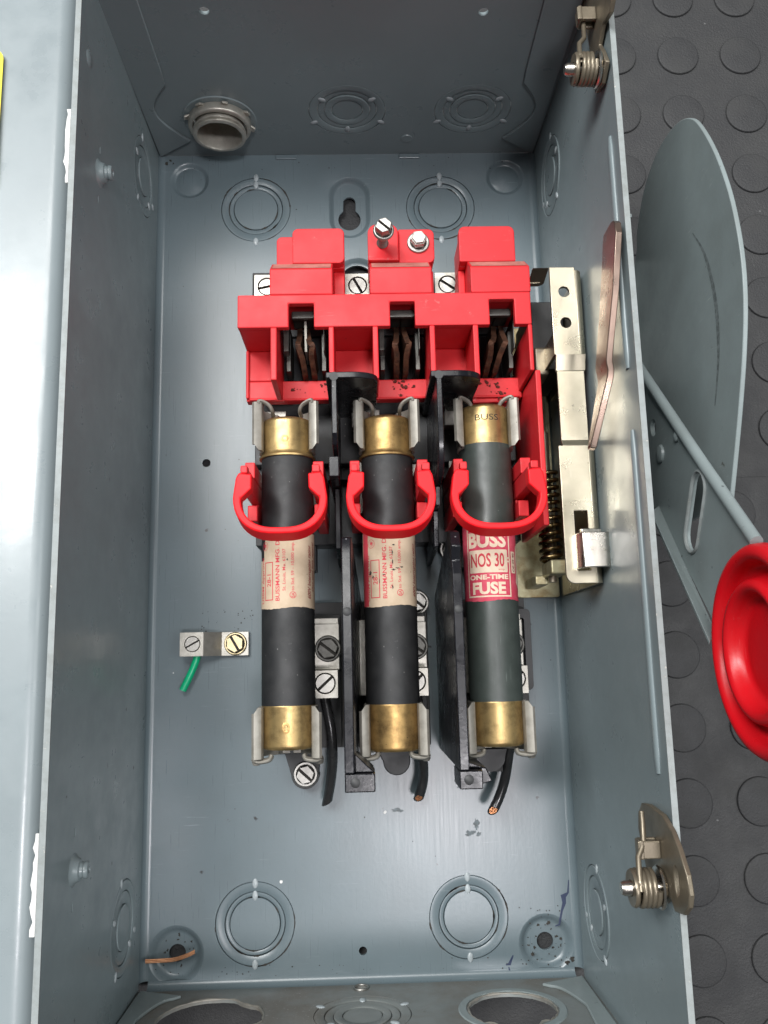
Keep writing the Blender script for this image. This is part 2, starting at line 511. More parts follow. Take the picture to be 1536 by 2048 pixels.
def screw(bm, x, y, z, r, h, slot=30, hexa=False, washer=0.0, sw=1.3, wz=0.9, turn=0.0, slotted=True):
    """screw head standing on z: optional washer flange, round or hexagonal head, real slot"""
    n = 6 if hexa else 28
    poly = [(r * cos(2 * pi * i / n + turn), r * sin(2 * pi * i / n + turn)) for i in range(n)]
    z0 = z
    if washer:
        lathe(bm, (x, y, z), 'z', [(washer, 0), (washer, wz * 0.6), (washer - 0.4, wz), (r * 1.04, wz)], 28)
        ring = circle(x, y, r * 1.04, 28)
        f = bm.faces.new([bm.verts.new((p[0], p[1], z + wz)) for p in ring])
        f.material_index = 1
        z0 = z + wz
    if not slotted:
        ring = [[(x + p[0] * k, y + p[1] * k) for p in poly] for k in (1.0, 0.86)]
        prism(bm, ring[0], 'z', z0, z0 + h * 0.8)
        prism(bm, ring[1], 'z', z0 + h * 0.8, z0 + h)
        return
    dep = h * 0.55
    k0 = len(bm.faces)
    prism(bm, [(x + p[0], y + p[1]) for p in poly], 'z', z0 - 0.02, z0 + h - dep)
    bm.faces.ensure_lookup_table()
    for f in bm.faces[k0:k0 + 2]:
        f.material_index = 1
    a = radians(slot)
    nx, ny = -sin(a), cos(a)
    for s in (1, -1):
        half = clip_poly(poly, nx * s, ny * s, sw / 2)
        small = [(p[0] * 0.93, p[1] * 0.93) for p in half]
        lo = [bm.verts.new((x + p[0], y + p[1], z0 + h - dep)) for p in half]
        mi = [bm.verts.new((x + p[0], y + p[1], z0 + h - 0.35)) for p in half]
        hi = [bm.verts.new((x + p[0], y + p[1], z0 + h)) for p in small]
        k = len(half)
        bm.faces.new(hi)
        for A, B in ((lo, mi), (mi, hi)):
            for i in range(k):
                bm.faces.new((A[i], A[(i + 1) % k], B[(i + 1) % k], B[i]))


def ribbon(bm, pts, th):
    """upright bent strip: pts (x, y, z_low, z_high)"""
    n = len(pts)
    L, R = [], []
    for i in range(n):
        a, b = pts[max(i - 1, 0)], pts[min(i + 1, n - 1)]
        t = Vector((b[0] - a[0], b[1] - a[1])).normalized()
        k = Vector((-t.y, t.x)) * th / 2
        x, y, z0, z1 = pts[i]
        L.append((bm.verts.new((x + k.x, y + k.y, z0)), bm.verts.new((x + k.x, y + k.y, z1))))
        R.append((bm.verts.new((x - k.x, y - k.y, z0)), bm.verts.new((x - k.x, y - k.y, z1))))
    for i in range(n - 1):
        for Q in (L, R):
            bm.faces.new((Q[i][0], Q[i + 1][0], Q[i + 1][1], Q[i][1]))
        bm.faces.new((L[i][1], L[i + 1][1], R[i + 1][1], R[i][1]))
        bm.faces.new((L[i][0], L[i + 1][0], R[i + 1][0], R[i][0]))
    for i in (0, n - 1):
        bm.faces.new((L[i][0], L[i][1], R[i][1], R[i][0]))


def text_bm(body, size, bold=0.0, width=1.0, shear=0.0, spacing=1.0):
    """flat lettering in mm, lower left at the origin, baseline along +x"""
    cu = bpy.data.curves.new("lettering", 'FONT')
    cu.body = body
    cu.size = size / 0.72
    cu.offset = bold
    cu.shear = shear
    cu.resolution_u = 3
    cu.space_character = spacing
    ob = bpy.data.objects.new("lettering", cu)
    COL.objects.link(ob)
    dg = bpy.context.evaluated_depsgraph_get()
    me = bpy.data.meshes.new_from_object(ob.evaluated_get(dg))
    bm = bmesh.new()
    bm.from_mesh(me)
    bpy.data.objects.remove(ob)
    bpy.data.curves.remove(cu)
    bpy.data.meshes.remove(me)
    if bm.verts:
        x0 = min(v.co.x for v in bm.verts)
        for v in bm.verts:
            v.co.x = (v.co.x - x0) * width
    return bm


def fit(bm, length):
    w = max(v.co.x for v in bm.verts)
    for v in bm.verts:
        v.co.x *= length / w


def cut(bm, axis, step):
    lo = min(v.co[axis] for v in bm.verts)
    hi = max(v.co[axis] for v in bm.verts)
    n = Vector((0, 0, 0))
    n[axis] = 1
    k = lo + step
    while k < hi:
        co = Vector((0, 0, 0))
        co[axis] = k
        bmesh.ops.bisect_plane(bm, geom=bm.verts[:] + bm.edges[:] + bm.faces[:], plane_co=co, plane_no=n, dist=1e-6)
        k += step


def merge(dst, src):
    me = bpy.data.meshes.new("tmp")
    src.to_mesh(me)
    src.free()
    dst.from_mesh(me)
    bpy.data.meshes.remove(me)


def frame_bm(u0, u1, v0, v1, t):
    bm = nb()
    for (a, b, c, d) in ((u0, u1, v0, v0 + t), (u0, u1, v1 - t, v1), (u0, u0 + t, v0 + t, v1 - t), (u1 - t, u1, v0 + t, v1 - t)):
        vs = [bm.verts.new(p) for p in ((a, c, 0), (b, c, 0), (b, d, 0), (a, d, 0))]
        bm.faces.new(vs)
    return bm


def ring_bm(cx, cy, r0, r1, n=28):
    bm = nb()
    a = [bm.verts.new((cx + r0 * cos(2 * pi * i / n), cy + r0 * sin(2 * pi * i / n), 0)) for i in range(n)]
    b = [bm.verts.new((cx + r1 * cos(2 * pi * i / n), cy + r1 * sin(2 * pi * i / n), 0)) for i in range(n)]
    for i in range(n):
        bm.faces.new((a[i], a[(i + 1) % n], b[(i + 1) % n], b[i]))
    return bm


def wrap(bm, xc, zc, R):
    """lay flat lettering (x = distance round the tube, y = along the tube) on the cylinder"""
    cut(bm, 0, 0.7)
    for v in bm.verts:
        t = v.co.x / R
        v.co = Vector((xc + R * sin(t), v.co.y, zc + R * cos(t)))


def turn90(bm, u, v0):
    """text that reads upward along +y with its baseline at x = u"""
    for v in bm.verts:
        x, y = v.co.x, v.co.y
        v.co = Vector((u - y, v0 + x, 0))


def shift(bm, dx, dy):
    for v in bm.verts:
        v.co.x += dx
        v.co.y += dy


# ------------------------------------------------------------------ ground
bm = nb()
box(bm, -420, 480, -420, 480, -14, -6)
ground = build('rubber_floor', bm, M['rubber'], smooth=0)
ground['kind'] = 'structure'
ground['label'] = 'dark grey rubber coin mat under the metal box'
stud_mesh = None
for (x0, sx, y0, sy, lo, hi) in ((137.6, 32.2, 277.4, -33.0, 30, 330), (143.5, 31.8, 6.6, -32.0, -260, 16)):
    for i in range(-1, 5):
        for j in range(-2, 9):
            x, y = x0 + i * sx, y0 + j * sy
            if not (lo <= y <= hi) or x < 100:
                continue
            if stud_mesh is None:
                bm = nb()
                lathe(bm, (0, 0, 0), 'z', [(11.1, -0.35), (10.6, -0.3), (10.55, 0.0), (10.42, 0.75), (10.2, 1.0), (9.8, 1.08), (5.0, 1.1), (0.05, 1.1)], 36)
                st = build('stud', bm, M['rubber'], smooth=60)
                stud_mesh = st.data
            else:
                st = bpy.data.objects.new('stud', stud_mesh)
                COL.objects.link(st)
            st.parent = ground
            st.location = (x * S, y * S, -5.95 * S)
            st.rotation_euler[2] = random.random() * 6
# joint between the two mats
bm = nb()
box(bm, 96, 420, 23.6, 24.2, -6.2, -5.7)
build('mat_joint', bm, M['rubber'], ground, smooth=0, label='thin raised joint line between two mats')

# ------------------------------------------------------------------ the box
encl = thing('disconnect_box', (0, 0, 0), 'open grey enamelled steel switch box lying on the rubber mat', 'electrical box')


def knockout(parent, to, radii, tabs, gap=0.28, dz=(0.0,), twist=0.0, mat=None):
    """concentric punched rings: each ring a raised or sunk disc with an open groove round it"""
    for k in range(len(radii)):
        ro = radii[k] - gap
        ri = radii[k + 1] + gap * 0.3 if k + 1 < len(radii) else 0
        bmk = nb()
        h = dz[k % len(dz)]
        if ri > 0:
            lathe(bmk, (0, 0, 0), 'z', [(ri, -1.3), (ri, h - 0.12), (ri + 0.15, h), (ro - 0.2, h), (ro, h - 0.2), (ro, -1.3)], 48)
        else:
            lathe(bmk, (0, 0, 0), 'z', [(0.05, h), (ro - 0.2, h), (ro, h - 0.2), (ro, -1.3)], 48)
        for v in bmk.verts:
            v.co = to(v.co)
        build('knockout', bmk, mat or M['enamel'], parent, smooth=40)
    bmk = nb()
    for (r, a) in tabs:
        t0 = nb()
        lathe(t0, (0, 0, -0.1), 'z', [(1.25, -0.1), (1.2, 0.25), (0.7, 0.48), (0.05, 0.55)], 12)
        for v in t0.verts:
            v.co.y *= 1.6
            x, y = v.co.x, v.co.y
            aa = a - pi / 2
            v.co.x = r * cos(a) + x * cos(aa) - y * sin(aa)
            v.co.y = r * sin(a) + x * sin(aa) + y * cos(aa)
            v.co = to(v.co)
        merge(bmk, t0)
    if bmk.verts:
        build('knockout_tab', bmk, M['weld'], parent, smooth=60, kind='stuff')
    else:
        bmk.free()


# back panel
H2 = 187.1
holes = []
kos = [(-44.6, 158.4, 16.6, 12.9), (44.4, 158.4, 16.6, 12.9), (-44.3, -163.3, 16.6, 12.6), (44.8, -163.3, 16.6, 12.6)]
for x, y, r, r2 in kos:
    holes.append(circle(x, y, r, 56))
for x in (-76.5, 76.5):
    holes.append(circle(x, 174, 9.4, 40))
for x in (-76.8, 76.8):
    holes.append(circle(x, -174.5, 11.6, 40))
pad = [(x, y) for x, y in circle(0.5, 165.0, 10.0, 20, 0, pi)] + [(x, y) for x, y in circle(0.5, 153.0, 10.0, 20, pi, 2 * pi)]
holes.append(pad)
holes.append(circle(3.4, 122.0, 11.0, 36))
holes += [circle(-66.8, 33.6, 1.9, 16), circle(0.3, -175.2, 1.7, 16)]
bm = nb()
plate(bm, [(-88, -H2 + 3), (88, -H2 + 3), (88, H2), (-88, H2)], holes, 'z', -1.5, 0.0)
# bends to the side walls and the bottom wall
for s in (-1, 1):
    sheet(bm, [(s * (88 + 3 * sin(a)), 3 - 3 * cos(a)) for a in [i * pi / 16 for i in range(9)]], -1.5 * s, 'y', -H2 + 3, H2)
sheet(bm, [(-H2 + 3 - 3 * sin(a), 3 - 3 * cos(a)) for a in [i * pi / 16 for i in range(9)]], 1.5, 'x', -88, 88)
# pressed dishes: top corner bosses, bottom corner feet with a bolt hole
for x in (-76.5, 76.5):
    lathe(bm, (x, 174, 0), 'z', [(9.4, 0), (8.9, -0.15), (8.2, -0.9), (7.3, -1.7), (6.9, -1.75), (6.5, -1.5), (0.05, -1.4)], 40)
for x in (-76.8, 76.8):
    lathe(bm, (x, -174.5, 0), 'z', [(11.6, 0), (10.9, -0.25), (9.6, -1.7), (8.6, -2.9), (7.6, -3.0), (3.5, -3.0), (3.5, -4.4)], 40)
# keyhole pad, sunk, with the keyhole cut through it
key = [(0.4 + 3.0 * cos(a), 162.6 + 3.0 * sin(a)) for a in [pi * i / 12 for i in range(13)]] + \
      [(0.3 + 5.4 * cos(a), 153.6 + 5.4 * sin(a)) for a in [radians(124) + radians(292) * i / 30 for i in range(31)]]
inner = [(x, y) for x, y in circle(0.5, 165.0, 7.6, 20, 0, pi)] + [(x, y) for x, y in circle(0.5, 153.0, 7.6, 20, pi, 2 * pi)]
plate(bm, inner, [key], 'z', -3.6, -2.2)
for k in range(len(pad)):
    j = (k + 1) % len(pad)
    prev = None
    for t in range(5):
        f = t / 4
        s = f * f * (3 - 2 * f)
        a = (pad[k][0] * (1 - f) + inner[k][0] * f, pad[k][1] * (1 - f) + inner[k][1] * f, -2.2 * s)
        b = (pad[j][0] * (1 - f) + inner[j][0] * f, pad[j][1] * (1 - f) + inner[j][1] * f, -2.2 * s)
        cur = (bm.verts.new(a), bm.verts.new(b))
        if prev:
            bm.faces.new((prev[0], prev[1], cur[1], cur[0]))
        prev = cur
lathe(bm, (3.4, 122, 0), 'z', [(11, 0), (10.4, -0.2), (9.4, -1.6), (8.6, -2.0), (7.9, -2.0), (7.9, -3.5)], 36)
bmesh.ops.remove_doubles(bm, verts=bm.verts, dist=0.01)
back = build('back_panel', bm, M['enamel'], encl, smooth=50)
for (x, y, r, r2) in kos:
    low = y < 0
    tabs = [(r, pi / 2), (r, -pi / 2), (r2, pi / 2)] if not low else [(r - 0.8, pi / 2), (r - 0.8, -pi / 2), (11.0, pi / 2)]
    knockout(back, lambda c, x=x, y=y: Vector((x + c.x, y + c.y, c.z)), (r, r2, 10.6), tabs, gap=0.22,
             dz=(0.02, -0.35, 0.05) if x * y > 0 else (0.0, -0.3, -0.02))

# dirt caught in stretches of the punched grooves
for (x, y, r, r2) in kos:
    b = nb()
    for (rr, n) in ((r - 0.1, 5), (r2 - 0.1, 4), (10.5, 4)):
        for q in range(n):
            a0 = random.uniform(0, 2 * pi)
            ln = random.uniform(0.15, 0.7)
            prev = None
            for i in range(9):
                a = a0 + ln * i / 8
                w = 0.34 * sin(pi * i / 8) * random.uniform(0.4, 1.3) + 0.03
                cur = (b.verts.new((x + (rr - w) * cos(a), y + (rr - w) * sin(a), 0.09)), b.verts.new((x + (rr + w) * cos(a), y + (rr + w) * sin(a), 0.09)))
                if prev:
                    b.faces.new((prev[0], prev[1], cur[1], cur[0]))
                prev = cur
    build('groove_dirt', b, M['ink_black'], back, smooth=0, recalc=False, kind='stuff')

# bits and marks on the back panel


def decal(pts, w, mat, name, z=0.04):
    b = nb()
    P = [Vector((p[0], p[1], 0)) for p in pts]
    L = []
    for i, p in enumerate(P):
        t = (P[min(i + 1, len(P) - 1)] - P[max(i - 1, 0)]).normalized()
        k = Vector((-t.y, t.x, 0))
        ww = pts[i][2] if len(pts[i]) > 2 else w
        L.append((b.verts.new(p + k * ww / 2 + Vector((0, 0, z))), b.verts.new(p - k * ww / 2 + Vector((0, 0, z)))))
    for i in range(len(L) - 1):
        b.faces.new((L[i][0], L[i][1], L[i + 1][1], L[i + 1][0]))
    return build(name, b, mat, back, smooth=0, recalc=False)


decal([(87.6, -150, 0.4), (87.0, -155.0, 0.8), (84.9, -156.4, 2.4), (85.2, -159.0, 1.6), (84.0, -162, 0.9), (82.6, -167.5, 0.8), (80.8, -168.0, 0.5)], 1, M['ink_blue'], 'ink_mark')
decal([(63.0, -186.0, 0.4), (61.4, -188.0, 1.6), (60.0, -188.0, 0.7)][:2] + [(60.6, -183.2, 0.4)], 0.8, M['ink_blue'], 'ink_mark', 0.05)
decal([(62.6, -178.8, 0.5), (60.9, -182.2, 1.3), (59.4, -182.4, 0.5)], 0.8, M['ink_blue'], 'ink_mark', 0.05)


def blot(cx, cy, r, mat, name, n=16, z=0.05, jag=0.4, sx=1.0, sy=1.0):
    b = nb()
    vs = []
    for i in range(n):
        a = 2 * pi * i / n
        rr = r * (1 - jag * random.random())
        vs.append(b.verts.new((cx + rr * cos(a) * sx, cy + rr * sin(a) * sy, z)))
    b.faces.new(vs)
    return b


b = nb()
for (x, y, r, sx, sy) in ((44.5, -110.5, 2.6, 1.3, 0.6), (49.5, -126.5, 2.4, 0.7, 1.2), (47.0, -130.0, 2.2, 1.3, 0.7), (50.5, -130.5, 1.6, 0.8, 0.8),
                          (16.0, -119.8, 2.2, 1.4, 0.5), (46.5, -107.0, 1.4, 1.0, 0.6)):
    b = blot(x, y, r, None, '', 18, jag=0.6, sx=sx, sy=sy)
    build('smudge', b, M['smudge'], back, smooth=0, recalc=False)
for (hx, hy) in ((-76.8, -174.5), (76.8, -174.5)):
    for i in range(15):
        a = random.uniform(0, 2 * pi)
        rr = random.choice((4.2, 5.2, 6.8, 7.2))
        b = blot(hx + rr * cos(a), hy + rr * sin(a), random.uniform(0.5, 1.3), None, '', 12, z=-2.93, jag=0.7, sx=random.uniform(0.5, 1), sy=random.uniform(0.5, 1))
        build('grime_spot', b, M['ink_black'], back, smooth=0, recalc=False)
b = nb()
for k in range(150):
    x, y = random.choice([(random.uniform(-86, 86), random.uniform(-183, 180)), (random.uniform(-70, -45), random.uniform(-43, -33)), (random.uniform(66, 88), random.uniform(-185, -160)), (random.uniform(-86, 86), random.uniform(-184, -179)), (random.uniform(-86, 86), random.gauss(180, 3))])
    merge(b, blot(x, y, random.uniform(0.15, 0.42), None, '', 7, z=0.06))
for (x, y, r) in ((-88, 183, 1.3), (-86, 184.5, 1.0), (-84.5, 183, 0.7), (87, -181, 1.6), (85, -182.5, 1.3), (78, -166.5, 1.2), (70.8, -178.5, 1.2), (-52, 35, 0.4)):
    merge(b, blot(x, y, r, None, '', 12, z=0.07, jag=0.7))
build('dirt_fleck', b, M['ink_black'], back, smooth=0, recalc=False, kind='stuff')
b = nb()
for (x, y, r) in ((10.8, -120.5, 0.8), (-33.4, -147.2, 0.75), (-70.0, -48, 0.3), (-80, -60, 0.35)):
    b = blot(x, y, r, None, '', 10, z=0.06, jag=0.3)
    build('paint_fleck', b, M['white_light_or_fleck'], back, smooth=0, recalc=False)


# side walls
def side_wall(s, x0, lean, kol, screws):
    top = 118.8
    hol = []
    for (y, z, radii) in kol:
        hol.append(circle(y, z, radii[0], 48))
    for (y, z) in screws.get('slits', []):
        hol.append(rounded(y - 1.3, y + 1.3, z - 0.45, z + 0.45, 0.4, 3))
    b = nb()
    vs = plate(b, [(-H2 - 1.4, 3), (H2 + 1.4, 3), (H2 + 1.4, top), (-H2 - 1.4, top)], hol, 'x', x0, x0 + s * 1.6)
    for v in b.verts:
        v.co.x += s * lean * v.co.z / top
    w = build('side_wall', b, M['enamel_wall'], encl, smooth=30, bevel=0.25, seg=1)
    b = nb()
    xx = x0 + s * lean
    box(b, xx - 0.1 + min(0, s * 1.7), xx + 0.1 + max(0, s * 1.7), -H2 - 1.4, H2 + 1.4, top - 0.35, top + 0.12)
    build('wall_edge', b, M['enamel_edge'], w, smooth=0)
    for (y, z, radii) in kol:
        def to(c, y=y, z=z):
            return Vector((x0 + s * lean * z / top - s * c.z, y + c.x, z + c.y))
        tabs = [(radii[0], a) for a in (0.25, 2.6, 4.4)] + [(radii[1], a) for a in (1.2, 4.0)]
        knockout(w, to, radii, tabs, gap=0.25, dz=(0.05, -0.3, 0.1), mat=M['enamel_wall'])
    return w


ko_r = (17.2, 13.2, 8.4)
wl = side_wall(-1, -91.0, -1.0, [(158.2, 29.0, ko_r), (-155.0, 29.5, ko_r)],
               {'slits': [(130.3, 92.6), (110.6, 92.6), (-108.9, 92.2), (-131.5, 92.2), (157.7, 108.8)]})
wr = side_wall(1, 91.0, 2.3, [(156.8, 29.0, ko_r), (-155.4, 28.0, ko_r)], {})
for y in (121.2, -120.4):                      # hinge rivets standing out of the left wall
    b = nb()
    lathe(b, (-90.2, y, 92), 'x', [(5.2, 0.0), (4.2, 0.5), (3.6, 1.6), (3.4, 2.2), (2.6, 2.5), (2.4, 3.3), (2.7, 3.6), (2.7, 4.3), (2.3, 4.8), (1.2, 4.9), (0.9, 4.4), (0.05, 4.3)], 24)
    build('rivet', b, M['enamel_wall'], wl, smooth=40)
b = nb()
lathe(b, (-90.15, 155.5, 108.5), 'x', [(3.2, 0.0), (2.6, 0.4), (1.2, 0.7), (0.05, 0.8)], 20)
build('dimple', b, M['enamel_wall'], wl, smooth=60)
for (ya, yb, z) in ((121.5, 36.5, 110.5), (15.4, -93.6, 110.0)):
    b = nb()
    pts = [(93.2, ya + (yb - ya) * i / 20, z) for i in range(21)]
    tube(b, pts, 2.0, 14, rad=[1.3] + [2.0] * 19 + [1.3])
    for v in b.verts:
        v.co.x = 93.05 + (v.co.x - 93.2) * 0.5
    build('stiffening_bead', b, M['enamel_edge'] if 0 else M['enamel_wall'], wr, smooth=70)


# end walls
def end_wall(s, open_holes, kol, small):
    b = nb()
    hol = [h for h in open_holes] + [circle(x, z, r[0], 48) for x, z, r in kol] + [circle(x, z, r, 14) for x, z, r in small]
    plate(b, [(-91, 0.1 if s > 0 else 3), (91, 0.1 if s > 0 else 3), (93.2, 118.8), (-90, 118.8)], hol, 'y', s * H2, s * (H2 + 1.5))
    w = build('end_wall', b, M['enamel_wall' if s > 0 else 'enamel_stained'], encl, smooth=30)
    for (x, z, r) in kol:
        def to(c, x=x, z=z):
            return Vector((x + c.x, s * H2 - s * c.z, z + c.y))
        tabs = [(r[1], a) for a in (0.6, 2.54, 4.71)] + [(r[0], -0.5), (r[0], pi + 0.5)]
        knockout(w, to, r, tabs, gap=0.22, dz=(0.0, -0.35, 0.0, -0.35), mat=M['enamel_wall' if s > 0 else 'enamel_stained'])
    return w


wt = end_wall(1, [circle(-57.5, 28.0, 12.8, 40)], [(0.4, 33.5, (17.4, 13.4, 10.4, 7.0)), (57.0, 33.5, (17.4, 13.4, 10.4, 7.0))],
              [(-52.6, 93.7, 2.0), (53.9, 92.5, 2.0)])
b = nb()
for (x, r) in ((-57.5, 17.0),):
    lathe(b, (x, H2 - 0.05, 28), 'y', [(13.1, 0), (13.1, -0.5), (16.2, -0.5), (16.6, 0.0)], 48)
build('knockout', b, M['enamel_wall'], wt, smooth=40)
b = nb()
lathe(b, (28.2, H2, 12.6), 'y', [(2.9, 0.0), (2.7, -0.45), (2.3, -0.5), (0.05, -0.45)], 20)
build('dimple', b, M['enamel_wall'], wt, smooth=50)
b = nb()
b.free()
for x in (-30.0, 30.0):
    b = nb()
    box(b, x - 5, x + 5, H2 - 2.6, H2 - 0.2, 0.02, 0.7)
    build('weld_tab', b, M['enamel'], wt, smooth=0, bevel=0.3)


def ragged(cx, cz, r, n=60, amp=0.7, bites=()):
    out = []
    for i in range(n):
        a = 2 * pi * i / n
        rr = r + random.uniform(-amp, amp) * 0.35
        for (ba, bd, bw) in bites:
            d = abs((a - ba + pi) % (2 * pi) - pi)
            if d < bw:
                rr -= bd * (1 - (d / bw) ** 2)
        out.append((cx + rr * cos(a), cz + rr * sin(a)))
    return out


hl = ragged(-57.0, 33.0, 20.0, bites=((2.5, 2.2, 0.25), (0.55, 3.0, 0.3), (5.4, 2.0, 0.3)))
hr = ragged(56.3, 33.5, 16.6, bites=((0.9, 1.6, 0.2), (2.2, 1.6, 0.2)))
wb = end_wall(-1, [hl, hr], [(0.0, 33.5, (18.4, 14.4, 11.0, 7.6))], [(-0.7, 6.6, 2.6)])
for hh in (hl, hr):                               # bright torn edge of the opened knockouts
    b = nb()
    tube(b, [(x, -H2 - 0.1, z) for x, z in hh], 0.55, 6, closed=True, rad=[random.uniform(0.12, 0.62) for _ in hh])
    build('torn_edge', b, M['clip'], wb, smooth=50)
b = nb()
lathe(b, (56.3, -H2 + 0.02, 33.5), 'y', [(17.4, 0), (17.4, 0.4), (20.0, 0.4), (20.4, 0)], 48)
build('knockout', b, M['enamel_worn'], wb, smooth=40)
b = nb()
tube(b, [(-0.7 + 2.9 * cos(2 * pi * i / 24), -H2 + 0.2, 6.6 + 2.9 * sin(2 * pi * i / 24)) for i in range(24)], 0.5, 6, closed=True)
build('torn_edge', b, M['screw'], wb, smooth=60)

# corner flaps of the side walls lapping the end walls
for sx in (-1, 1):
    prof = [(-90.6, 118.5), (-76.0, 118.5), (-76.2, 62), (-76.6, 53)]
    prof += [(-76.6 - 8.5 * sin(pi * i / 12), 53 - 36 * (i / 12)) for i in range(1, 12)]
    prof += [(-77.0, 17.2), (-73.6, 13.5), (-79, 9.5), (-90.6, 1.0)]
    b = nb()
    prism(b, [(x * -sx if sx > 0 else x, z) for x, z in prof], 'y', H2 - 1.3, H2 - 0.03)
    build('corner_flap', b, M['enamel_wall'], wt, smooth=30, bevel=0.3)
    prof2 = [(-90.6, 118.5), (-82, 118.5), (-82.5, 60), (-84, 34)] + [(-84 + 9 * (i / 8), 34 - 20 * (1 - (1 - i / 8) ** 2)) for i in range(1, 9)] + [(-72, 11.5), (-90.0, 4.5)]
    b = nb()
    prism(b, [(x * -sx if sx > 0 else x, z) for x, z in prof2], 'y', -H2 + 0.03, -H2 + 1.2)
    build('corner_flap', b, M['enamel_worn'], wb, smooth=30, bevel=0.3)

# door, hinged on the left wall and laid open
b = nb()
prof = [(-93.6, 106)] + [(-100.0 + 6.4 * cos(a), 108 + 6.4 * sin(a)) for a in [pi / 2 * i / 8 for i in range(9)]] + [(-130, 115.2), (-190, 116.6), (-260, 118)]
sheet(b, prof, 1.5, 'y', -215, 215)
door = build('door', b, M['enamel_door'], encl, smooth=40, label='light grey door laid open on the left')
for (ya, yb) in ((103.5, 131.0), (-133.5, -105.0)):  # white strips, light through the hinge slots painted as colour
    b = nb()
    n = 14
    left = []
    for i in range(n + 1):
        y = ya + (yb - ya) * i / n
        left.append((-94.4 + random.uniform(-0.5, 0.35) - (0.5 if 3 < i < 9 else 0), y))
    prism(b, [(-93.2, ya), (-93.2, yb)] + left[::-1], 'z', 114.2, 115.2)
    build('hinge_slot_light', b, M['white_light_or_fleck'], door, smooth=0, bevel=0.2, label='white strip painted as light through the hinge slot')
b = nb()
prism(b, rounded(-215, -116.6, 100.5, 153.0, 3.5), 'z', 116.2, 116.45)
lab = build('warning_sticker', b, M['yellow'], door, smooth=0, label='yellow bordered sticker at the picture edge')
b = nb()
prism(b, rounded(-213, -118.2, 102.5, 151.0, 2.5), 'z', 116.45, 116.6)
build('sticker_panel', b, M['ink_black'], lab, smooth=0)

# ------------------------------------------------------------------ conduit nipple in the top wall
nip = thing('conduit_nipple', (-57.5, H2, 28), 'short cast conduit nipple with toothed locknut in the upper wall', 'conduit fitting')
b = nb()
cN = (-57.5, H2, 28.0)
prof = [(9.9, 30), (9.9, -7.6), (10.1, -8.6), (10.9, -8.8)]
y = -8.4
while y < -5:
    prof += [(11.8, y), (11.8, y + 0.5), (10.7, y + 0.9), (10.7, y + 1.3)]
    y += 1.8
prof += [(11.3, 4), (11.3, 30), (9.9, 30)]
lathe(b, cN, 'y', prof, 48)
for v in b.verts:
    v.co += Vector((random.uniform(-.07, .07), random.uniform(-.1, .1), random.uniform(-.07, .07)))
build('threaded_pipe', b, M['galv'], nip, smooth=50)
b = nb()
lathe(b, cN, 'y', [(11.9, -0.6), (11.9, -4.6), (12.2, -5.0), (13.6, -4.8), (14.1, -4.2), (14.0, -1.2), (13.6, -0.6), (11.9, -0.6)], 48)
for k in range(8):
    a = 2 * pi * k / 8 + 0.3
    t = nb()
    box(t, -1.7, 1.7, -1.8, -0.7, 13.4, 16.0)
    for v in t.verts:
        x, z = v.co.x * (0.75 if v.co.z > 15 else 1), v.co.z
        v.co = Vector((cN[0] + x * cos(a) + z * sin(a), cN[1] + v.co.y - (1.0 if z > 15 else 0.0), cN[2] - x * sin(a) + z * cos(a)))
    merge(b, t)
build('locknut', b, M['galv'], nip, smooth=40, bevel=0.25)

# ------------------------------------------------------------------ line switch: black base, red cover, terminals, blades, barriers
sw = thing('line_switch', (14, 60, 0.2), 'black line-side switch base under a red three pole arc cover', 'switch')
b = nb()
box(b, -42.5, 72.5, -7, 111.6, 0.6, 14)
box(b, -41.8, 72, 86, 111.4, 14.05, 19)
box(b, -41.5, 70.0, 26, 47.8, 14.05, 26)
box(b, -41.0, 70.0, 20, 25.5, 14.05, 20)
box(b, -41.6, 70.0, 47.9, 84, 14.05, 22)
for xc in (-25.6, 13.8, 53.0):
    box(b, xc - 14, xc + 15, 0, 19.6, 14.05, 24)
    box(b, xc - 9, xc + 9, -18, -7.05, 2, 12)
prism(b, [(-42.4, 97), (-41.7, 97), (-41.7, 110.6), (-31, 110.6), (-31, 111.9), (-42.4, 111.9)], 'z', 14, 29)
build('switch_base', b, M['base'], sw, smooth=0, bevel=0.5)
b = nb()
for xc in (-25.6, 13.8, 53.0):               # pale metal straps under the fuses
    box(b, xc - 12.4, xc + 8, 4, 26, 26.05, 28)
    box(b, xc + 8.2, xc + 13.5, 8, 25, 24.0, 27)
    box(b, xc - 14, xc - 2, 40, 47.5, 26.1, 33)
build('bus_strap', b, M['tin'], sw, smooth=0, bevel=0.3)

# red arc cover
b = nb()
TZ = 68
band = [(-43.1, 70.4), (-23.4, 70.4), (-23.4, 80.1), (-13.6, 80.1), (-13.6, 70.4), (15.9, 70.4), (15.9, 80.4), (25.6, 80.4), (25.6, 70.4),
        (54.7, 70.4), (54.7, 80.8), (64.5, 80.8), (64.5, 70.4), (71.0, 70.4), (71.0, 83.8), (-43.1, 83.8)]
prism(b, band, 'z', 64.6, TZ)
for (x0, x1) in ((-43.0, -28.2), (-8.0, 11.0), (31.2, 50.0)):
    box(b, x0, x1, 70.6, 82.0, 36, 64.55)
box(b, -43.0, 70.9, 82.05, 83.7, 36, 64.5)
box(b, -43.0, 70.8, 49.0, 57.6, 37, 42)
for (x0, x1) in ((-43.0, -28.6), (-7.9, 10.9), (31.2, 49.9)):
    box(b, x0, x1, 57.65, 70.55, 37, 42)
box(b, -43.05, -41.8, 49.9, 70.5, 42.03, 43.6)
box(b, -41.75, -30.6, 48.98, 50.1, 42.03, 43.6)
box(b, -27.6, 69.6, 48.98, 49.9, 42.03, 43.0)
